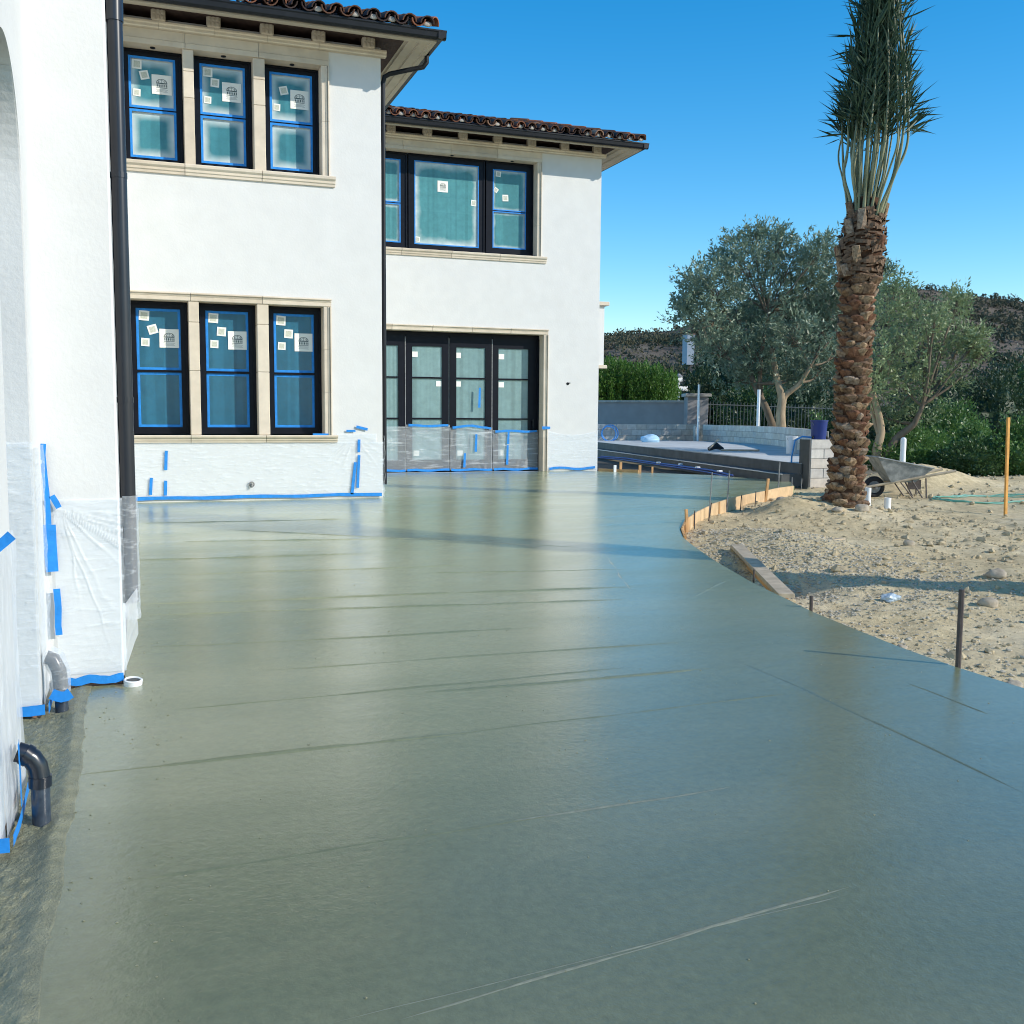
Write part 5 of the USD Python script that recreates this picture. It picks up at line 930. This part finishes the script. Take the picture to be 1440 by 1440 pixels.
n1 = lobed_tree('olive_tree', 'large grey-green olive tree behind the iron fence left of the palm', (ob[0], ob[1], 0),
    [([(1098, 612, 37), (1098, 580, 37), (1100, 560, 37), (1092, 530, 37), (1085, 490, 37)], .20, .09, BARK_L), ([(1098, 575, 37), (1104, 556, 37), (1125, 540, 36.8), (1140, 515, 36.5)], .13, .06, BARK_L),
     ([(1090, 610, 37.5), (1078, 575, 37.5), (1062, 545, 37.5), (1050, 510, 37.5), (1040, 470, 37.6)], .15, .07, BARK_D), ([(1070, 560, 37.5), (1068, 530, 37.4), (1072, 490, 37.2), (1080, 440, 37)], .10, .05, BARK_D)],
    [(1000, 405, 46), (1050, 378, 46), (1075, 352, 34), (1110, 375, 46), (985, 445, 44), (1035, 440, 55), (1095, 430, 58), (1145, 400, 46), (1010, 490, 40), (1065, 495, 46), (1120, 480, 52), (1160, 455, 46), (1030, 352, 24), (1150, 358, 26), (972, 405, 24),
     (1155, 520, 40), (1110, 530, 34), (1170, 370, 36), (1195, 420, 46), (1210, 400, 38), (1185, 490, 46), (960, 435, 12), (1244, 382, 9), (1040, 535, 26), (1095, 335, 16), (1060, 332, 14), (1010, 372, 20)], 37, OLIVE, BARK_D, 3, 104, 0.155, 0.6)
ob2 = at(1232, 657, 26)
n2 = lobed_tree('olive_tree', 'smaller olive tree right behind the palm with a limb reaching right', (ob2[0], ob2[1], -.1),
    [([(1234, 662, 26), (1233, 630, 26), (1240, 605, 26), (1234, 575, 26), (1226, 545, 26)], .14, .06, BARK_L), ([(1240, 650, 26), (1262, 615, 26), (1285, 598, 25.8), (1298, 570, 25.7)], .12, .05, BARK_D), ([(1236, 610, 26), (1228, 580, 26.2), (1222, 552, 26.2)], .07, .04, BARK_L)],
    [(1255, 432, 30), (1228, 455, 34), (1288, 445, 26), (1335, 438, 24), (1245, 500, 42), (1300, 490, 44), (1348, 480, 30), (1270, 545, 40), (1320, 535, 36), (1290, 585, 28), (1372, 478, 14), (1262, 410, 18), (1345, 425, 14), (1378, 500, 10), (1225, 540, 30), (1310, 455, 26), (1240, 585, 22)], 26, OLIVE2, BARK_D, 4, 105, 0.11, 0.5)
def shrub(name, label, px, pyb, d, wpx, pyt, mat, seed, n=4500, leaf=0.07, upright=0.3, cat='shrub', group=None, zb=None, dep=0.8):
    r = np.random.default_rng(seed); c = at(px, pyb, d); top = at(px, pyt, d); rx = wpx * d / FPX / 2; zb = c[2] if zb is None else zb; hgt = top[2] - zb; th = thing(name, label, cat, (c[0], c[1], zb), group=group)
    ico = trimesh.creation.icosphere(3, 1.0); v = np.array(ico.vertices); k = 1 + 0.55 * fbm(v * 2.4 + seed, 3, seed); up = v[:, 2:3] * .5 + .5
    def surf(u, s): return np.array([c[0], c[1], zb]) + u * [rx, rx * dep, 0] * s[:, None] * (1.0 - .25 * (u[:, 2:3] > .5)) + np.c_[0 * u[:, 0], 0 * u[:, 0], (np.clip(u[:, 2] * .62 + .42, -.05, 2)) * hgt * s]
    core = trimesh.Trimesh(surf(v, k * .80), ico.faces, process=False); obj('branches', core, mat, th, smooth=False)  # solid core blob in leaf colour that blocks the view through, no branches
    u = r.normal(size=(n, 3)); u /= np.linalg.norm(u, axis=1, keepdims=True); s = (1 + 0.55 * fbm(u * 2.4 + seed, 3, seed)) * (0.80 + .26 * r.random(n) ** 1.3) * (1 + .22 * fbm(u * 9 + seed, 2, seed + 2))
    P = surf(u, s); D = u * .8 + np.array([0, 0, upright]) + r.normal(0, .5, (n, 3)); obj('foliage', leaf_quads(P, D, leaf * r.uniform(.7, 1.4, n), leaf * r.uniform(.22, .34, n), r), mat, th); return th
hd = thing('hedge', 'bright green clipped hedge of upright shoots behind the garden wall', 'hedge', tuple(at(895, 590, 47)))
hr = np.random.default_rng(8); P_, D_, stems = [], [], []
for k in range(900):
    px = hr.uniform(770, 952); d = hr.uniform(45.2, 48.5); top = hr.normal(512, 4) + 5 * math.sin(px * .05) + max(0, (px - 925)) * .7; p = at(px, top, d); b_ = p - [hr.normal(0, .12), hr.normal(0, .12), hr.uniform(.8, 1.6)]
    if k % 2: b_[2] -= hr.uniform(.2, 1.3); p[2] -= hr.uniform(.2, 1.6)
    n = 46; t = hr.random(n); q = b_ + (p - b_) * t[:, None] + hr.normal(0, .075, (n, 3)) * (1.15 - t)[:, None]; P_.append(q); D_.append(np.tile((p - b_), (n, 1)) * .9 + hr.normal(0, .5, (n, 3)))
P_, D_ = np.vstack(P_), np.vstack(D_); n = len(P_); obj('foliage', leaf_quads(P_, D_, hr.uniform(.08, .17, n), hr.uniform(.018, .03, n), hr), HEDGEL, hd)
h0, h1 = at(765, 590, 47.6), at(945, 590, 47.6); h0[2] = h1[2] = 0; obj('inner_core', wall_seg(h0, h1, -.2, 3.0, 1.6), SHRUBL3, hd)  # solid slab of darker leaf colour filling the hedge behind the shoots
SH = [('broad glossy green ground shrub behind the wheelbarrow', 1285, 662, 26.5, 150, 606, SHRUBL2, 9000, .075), ('low dark glossy shrub at the soil edge right of the wheelbarrow', 1375, 668, 25, 120, 618, SHRUBL, 7000, .07),
      ('bright rounded shrub at the right edge behind the orange stake', 1440, 668, 25, 120, 590, SHRUBL2, 7000, .075), ('green shrub in the middle of the right thicket', 1335, 655, 28.5, 100, 570, SHRUBL2, 6000, .075),
      ('tall dark shrub behind the right thicket', 1395, 652, 31, 150, 528, SHRUBL3, 8000, .09), ('dark green shrub beneath the smaller olive tree', 1275, 650, 30, 130, 575, SHRUBL3, 7000, .085),
      ('feathery green shrub at the far right edge', 1458, 640, 33, 110, 512, SHRUBL, 7000, .1), ('small bright shrub below the right thicket', 1370, 655, 27, 70, 598, SHRUBL2, 4000, .07)]
for i, (lab, px, pb, d, w, ptop, mt, n, lf) in enumerate(SH): shrub('shrub', lab, px, pb, d, w, ptop, mt, 20 + i, n, lf)
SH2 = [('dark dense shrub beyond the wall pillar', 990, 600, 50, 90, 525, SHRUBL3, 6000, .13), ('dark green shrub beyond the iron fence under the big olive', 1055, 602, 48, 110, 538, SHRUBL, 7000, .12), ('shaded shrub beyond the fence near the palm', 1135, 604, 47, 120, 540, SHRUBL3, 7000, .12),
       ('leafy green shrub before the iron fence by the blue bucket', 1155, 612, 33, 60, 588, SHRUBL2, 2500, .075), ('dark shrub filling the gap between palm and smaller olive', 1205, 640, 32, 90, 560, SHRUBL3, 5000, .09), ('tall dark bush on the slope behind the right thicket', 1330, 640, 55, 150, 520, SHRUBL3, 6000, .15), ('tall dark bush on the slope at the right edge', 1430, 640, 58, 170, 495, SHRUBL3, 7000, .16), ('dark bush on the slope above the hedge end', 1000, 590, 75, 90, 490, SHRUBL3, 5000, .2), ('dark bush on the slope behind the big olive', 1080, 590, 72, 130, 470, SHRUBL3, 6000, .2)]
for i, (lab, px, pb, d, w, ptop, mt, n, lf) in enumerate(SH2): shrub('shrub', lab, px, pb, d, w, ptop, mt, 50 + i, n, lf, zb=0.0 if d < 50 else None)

# ------------------------------------------------------------------ hills
SKYL = np.array([(300, 500), (600, 486), (800, 476), (843, 471), (900, 463), (945, 458), (990, 441), (1060, 420), (1150, 408), (1240, 401), (1300, 404), (1370, 413), (1440, 421), (1600, 428), (1900, 450)], float)
NEAR, FAR = 62.0, 270.0
hx = np.linspace(250, 1900, 260); hd_ = np.concatenate([np.linspace(NEAR, FAR, 120), np.linspace(FAR + 6, FAR + 90, 10)])
ridge_top = np.interp(hx, SKYL[:, 0], SKYL[:, 1]); V = []
hn_ = fbm(np.c_[hx * .03, 0 * hx, 0 * hx], 4, 2) * 5
HZ = np.zeros((len(hx), len(hd_), 3))
for i, px in enumerate(hx):
    zt = at(px, ridge_top[i] + 3, FAR)[2]
    for j, d in enumerate(hd_):
        p = at(px, 585, d); t = (d - NEAR) / (FAR - NEAR)
        z = -1.2 + (zt + 1.2) * (0.16 * t + 0.84 * max(0, min(1, t)) ** 1.55) if t <= 1 else zt - (d - FAR) * .35
        HZ[i, j] = (p[0], p[1], z)
amp = np.clip((hd_ - NEAR) / 60, 0, 1)[None] * np.clip((FAR + 25 - hd_) / 60, .25, 1)[None]
HZ[:, :, 2] += amp * (9.0 * fbm(HZ.reshape(-1, 3) * [.016, .016, 0], 4, 9).reshape(HZ.shape[:2]) + 1.6 * fbm(HZ.reshape(-1, 3) * [.09, .09, 0], 3, 4).reshape(HZ.shape[:2]))
ny = len(hd_); i, j = np.meshgrid(np.arange(len(hx) - 1), np.arange(ny - 1), indexing='ij'); a = (i * ny + j).ravel()
obj('hill', trimesh.Trimesh(HZ.reshape(-1, 3), np.vstack([np.c_[a, a + ny, a + ny + 1], np.c_[a, a + ny + 1, a + 1]])[:, ::-1], process=False), HILLM, smooth=True, kind='structure')
br_ = np.random.default_rng(12)
VV, FF, o = [], [], 0
NB = 5200
dd = NEAR + (FAR + 4 - NEAR) * br_.random(NB) ** .75; xx = br_.uniform(780, 1480, NB)
dryp = fbm(np.c_[xx * .012, dd * .03, 0 * dd], 3, 21)
for k in range(NB):
    if dryp[k] > .05 and br_.random() < .8: continue
    fi = (xx[k] - hx[0]) / (hx[1] - hx[0]); i0 = int(fi); fj = np.searchsorted(hd_, dd[k]) - 1; p = HZ[min(i0, len(hx) - 2), max(0, min(fj, ny - 2))]; p = p + [br_.normal(0, 1), br_.normal(0, 1), 0]
    dv = p - CAM; pyk = 720 + FPX * (dv @ DWN) / (dv @ FWD)
    if xx[k] < 1060 and 492 < pyk < 522 and br_.random() < .72: continue
    s = (.35 + .95 * br_.random() ** 2) * (.6 + .6 * (dd[k] > 110)); u = br_.normal(size=(26, 3)); u /= np.linalg.norm(u, axis=1, keepdims=True)
    VV.append(p + u * br_.uniform(.55, 1.05, (26, 1)) * s * [1.1, 1.1, .75] + [0, 0, s * .35]); FF.append(u + [0, 0, .4]); 
VV, FF = np.vstack(VV), np.vstack(FF); o = len(VV)
obj('chaparral', leaf_quads(VV, FF + br_.normal(0, .6, (o, 3)), br_.uniform(.35, .8, o), br_.uniform(.14, .28, o), br_), BRUSHL, kind='stuff', label='dark chaparral brush covering the dry hillside')
fh = at(968, 489, 150); ft = at(968, 471, 150); hz_ = fh[2]
hh_ = thing('hillside_house', 'tiny pale tower-like house on the hillside left of the big olive', 'house', tuple(fh))
obj('wall', bx(fh[0] - .6, fh[0] + .6, fh[1] - .7, fh[1] + .7, hz_ - 2.5, ft[2]), FARWALL, hh_); obj('roof', bx(fh[0] - .68, fh[0] + .68, fh[1] - .78, fh[1] + .78, ft[2], ft[2] + .12), FARROOF, hh_)
obj('window', bx(fh[0] - .1, fh[0] + .35, fh[1] - .72, fh[1] - .69, ft[2] - .9, ft[2] - .4), BLACKFRAME, hh_)
wp, wt = at(954, 552, 49), at(954, 526, 49); lp = thing('lamp_post', 'small white lantern post above the hedge end', 'lamp post', (wp[0], wp[1], wp[2] - 1.5))
obj('post', cyl((wp[0], wp[1], wp[2] - 1.5), (wp[0], wp[1], wt[2]), .07, n=10), PVC, lp); obj('lantern', bx(wp[0] - .14, wp[0] + .14, wp[1] - .14, wp[1] + .14, wt[2] - .38, wt[2] - .14, .03), PVC, lp); obj('lantern_cap', tube([(wp[0], wp[1], wt[2] - .14), (wp[0], wp[1], wt[2] + .02)], [.22, .03], 8), GALV, lp)
obj('side_sign', bx(wp[0] + .05, wp[0] + .5, wp[1] - .02, wp[1] + .02, wp[2] + .1, wp[2] + .3), PVC, lp)
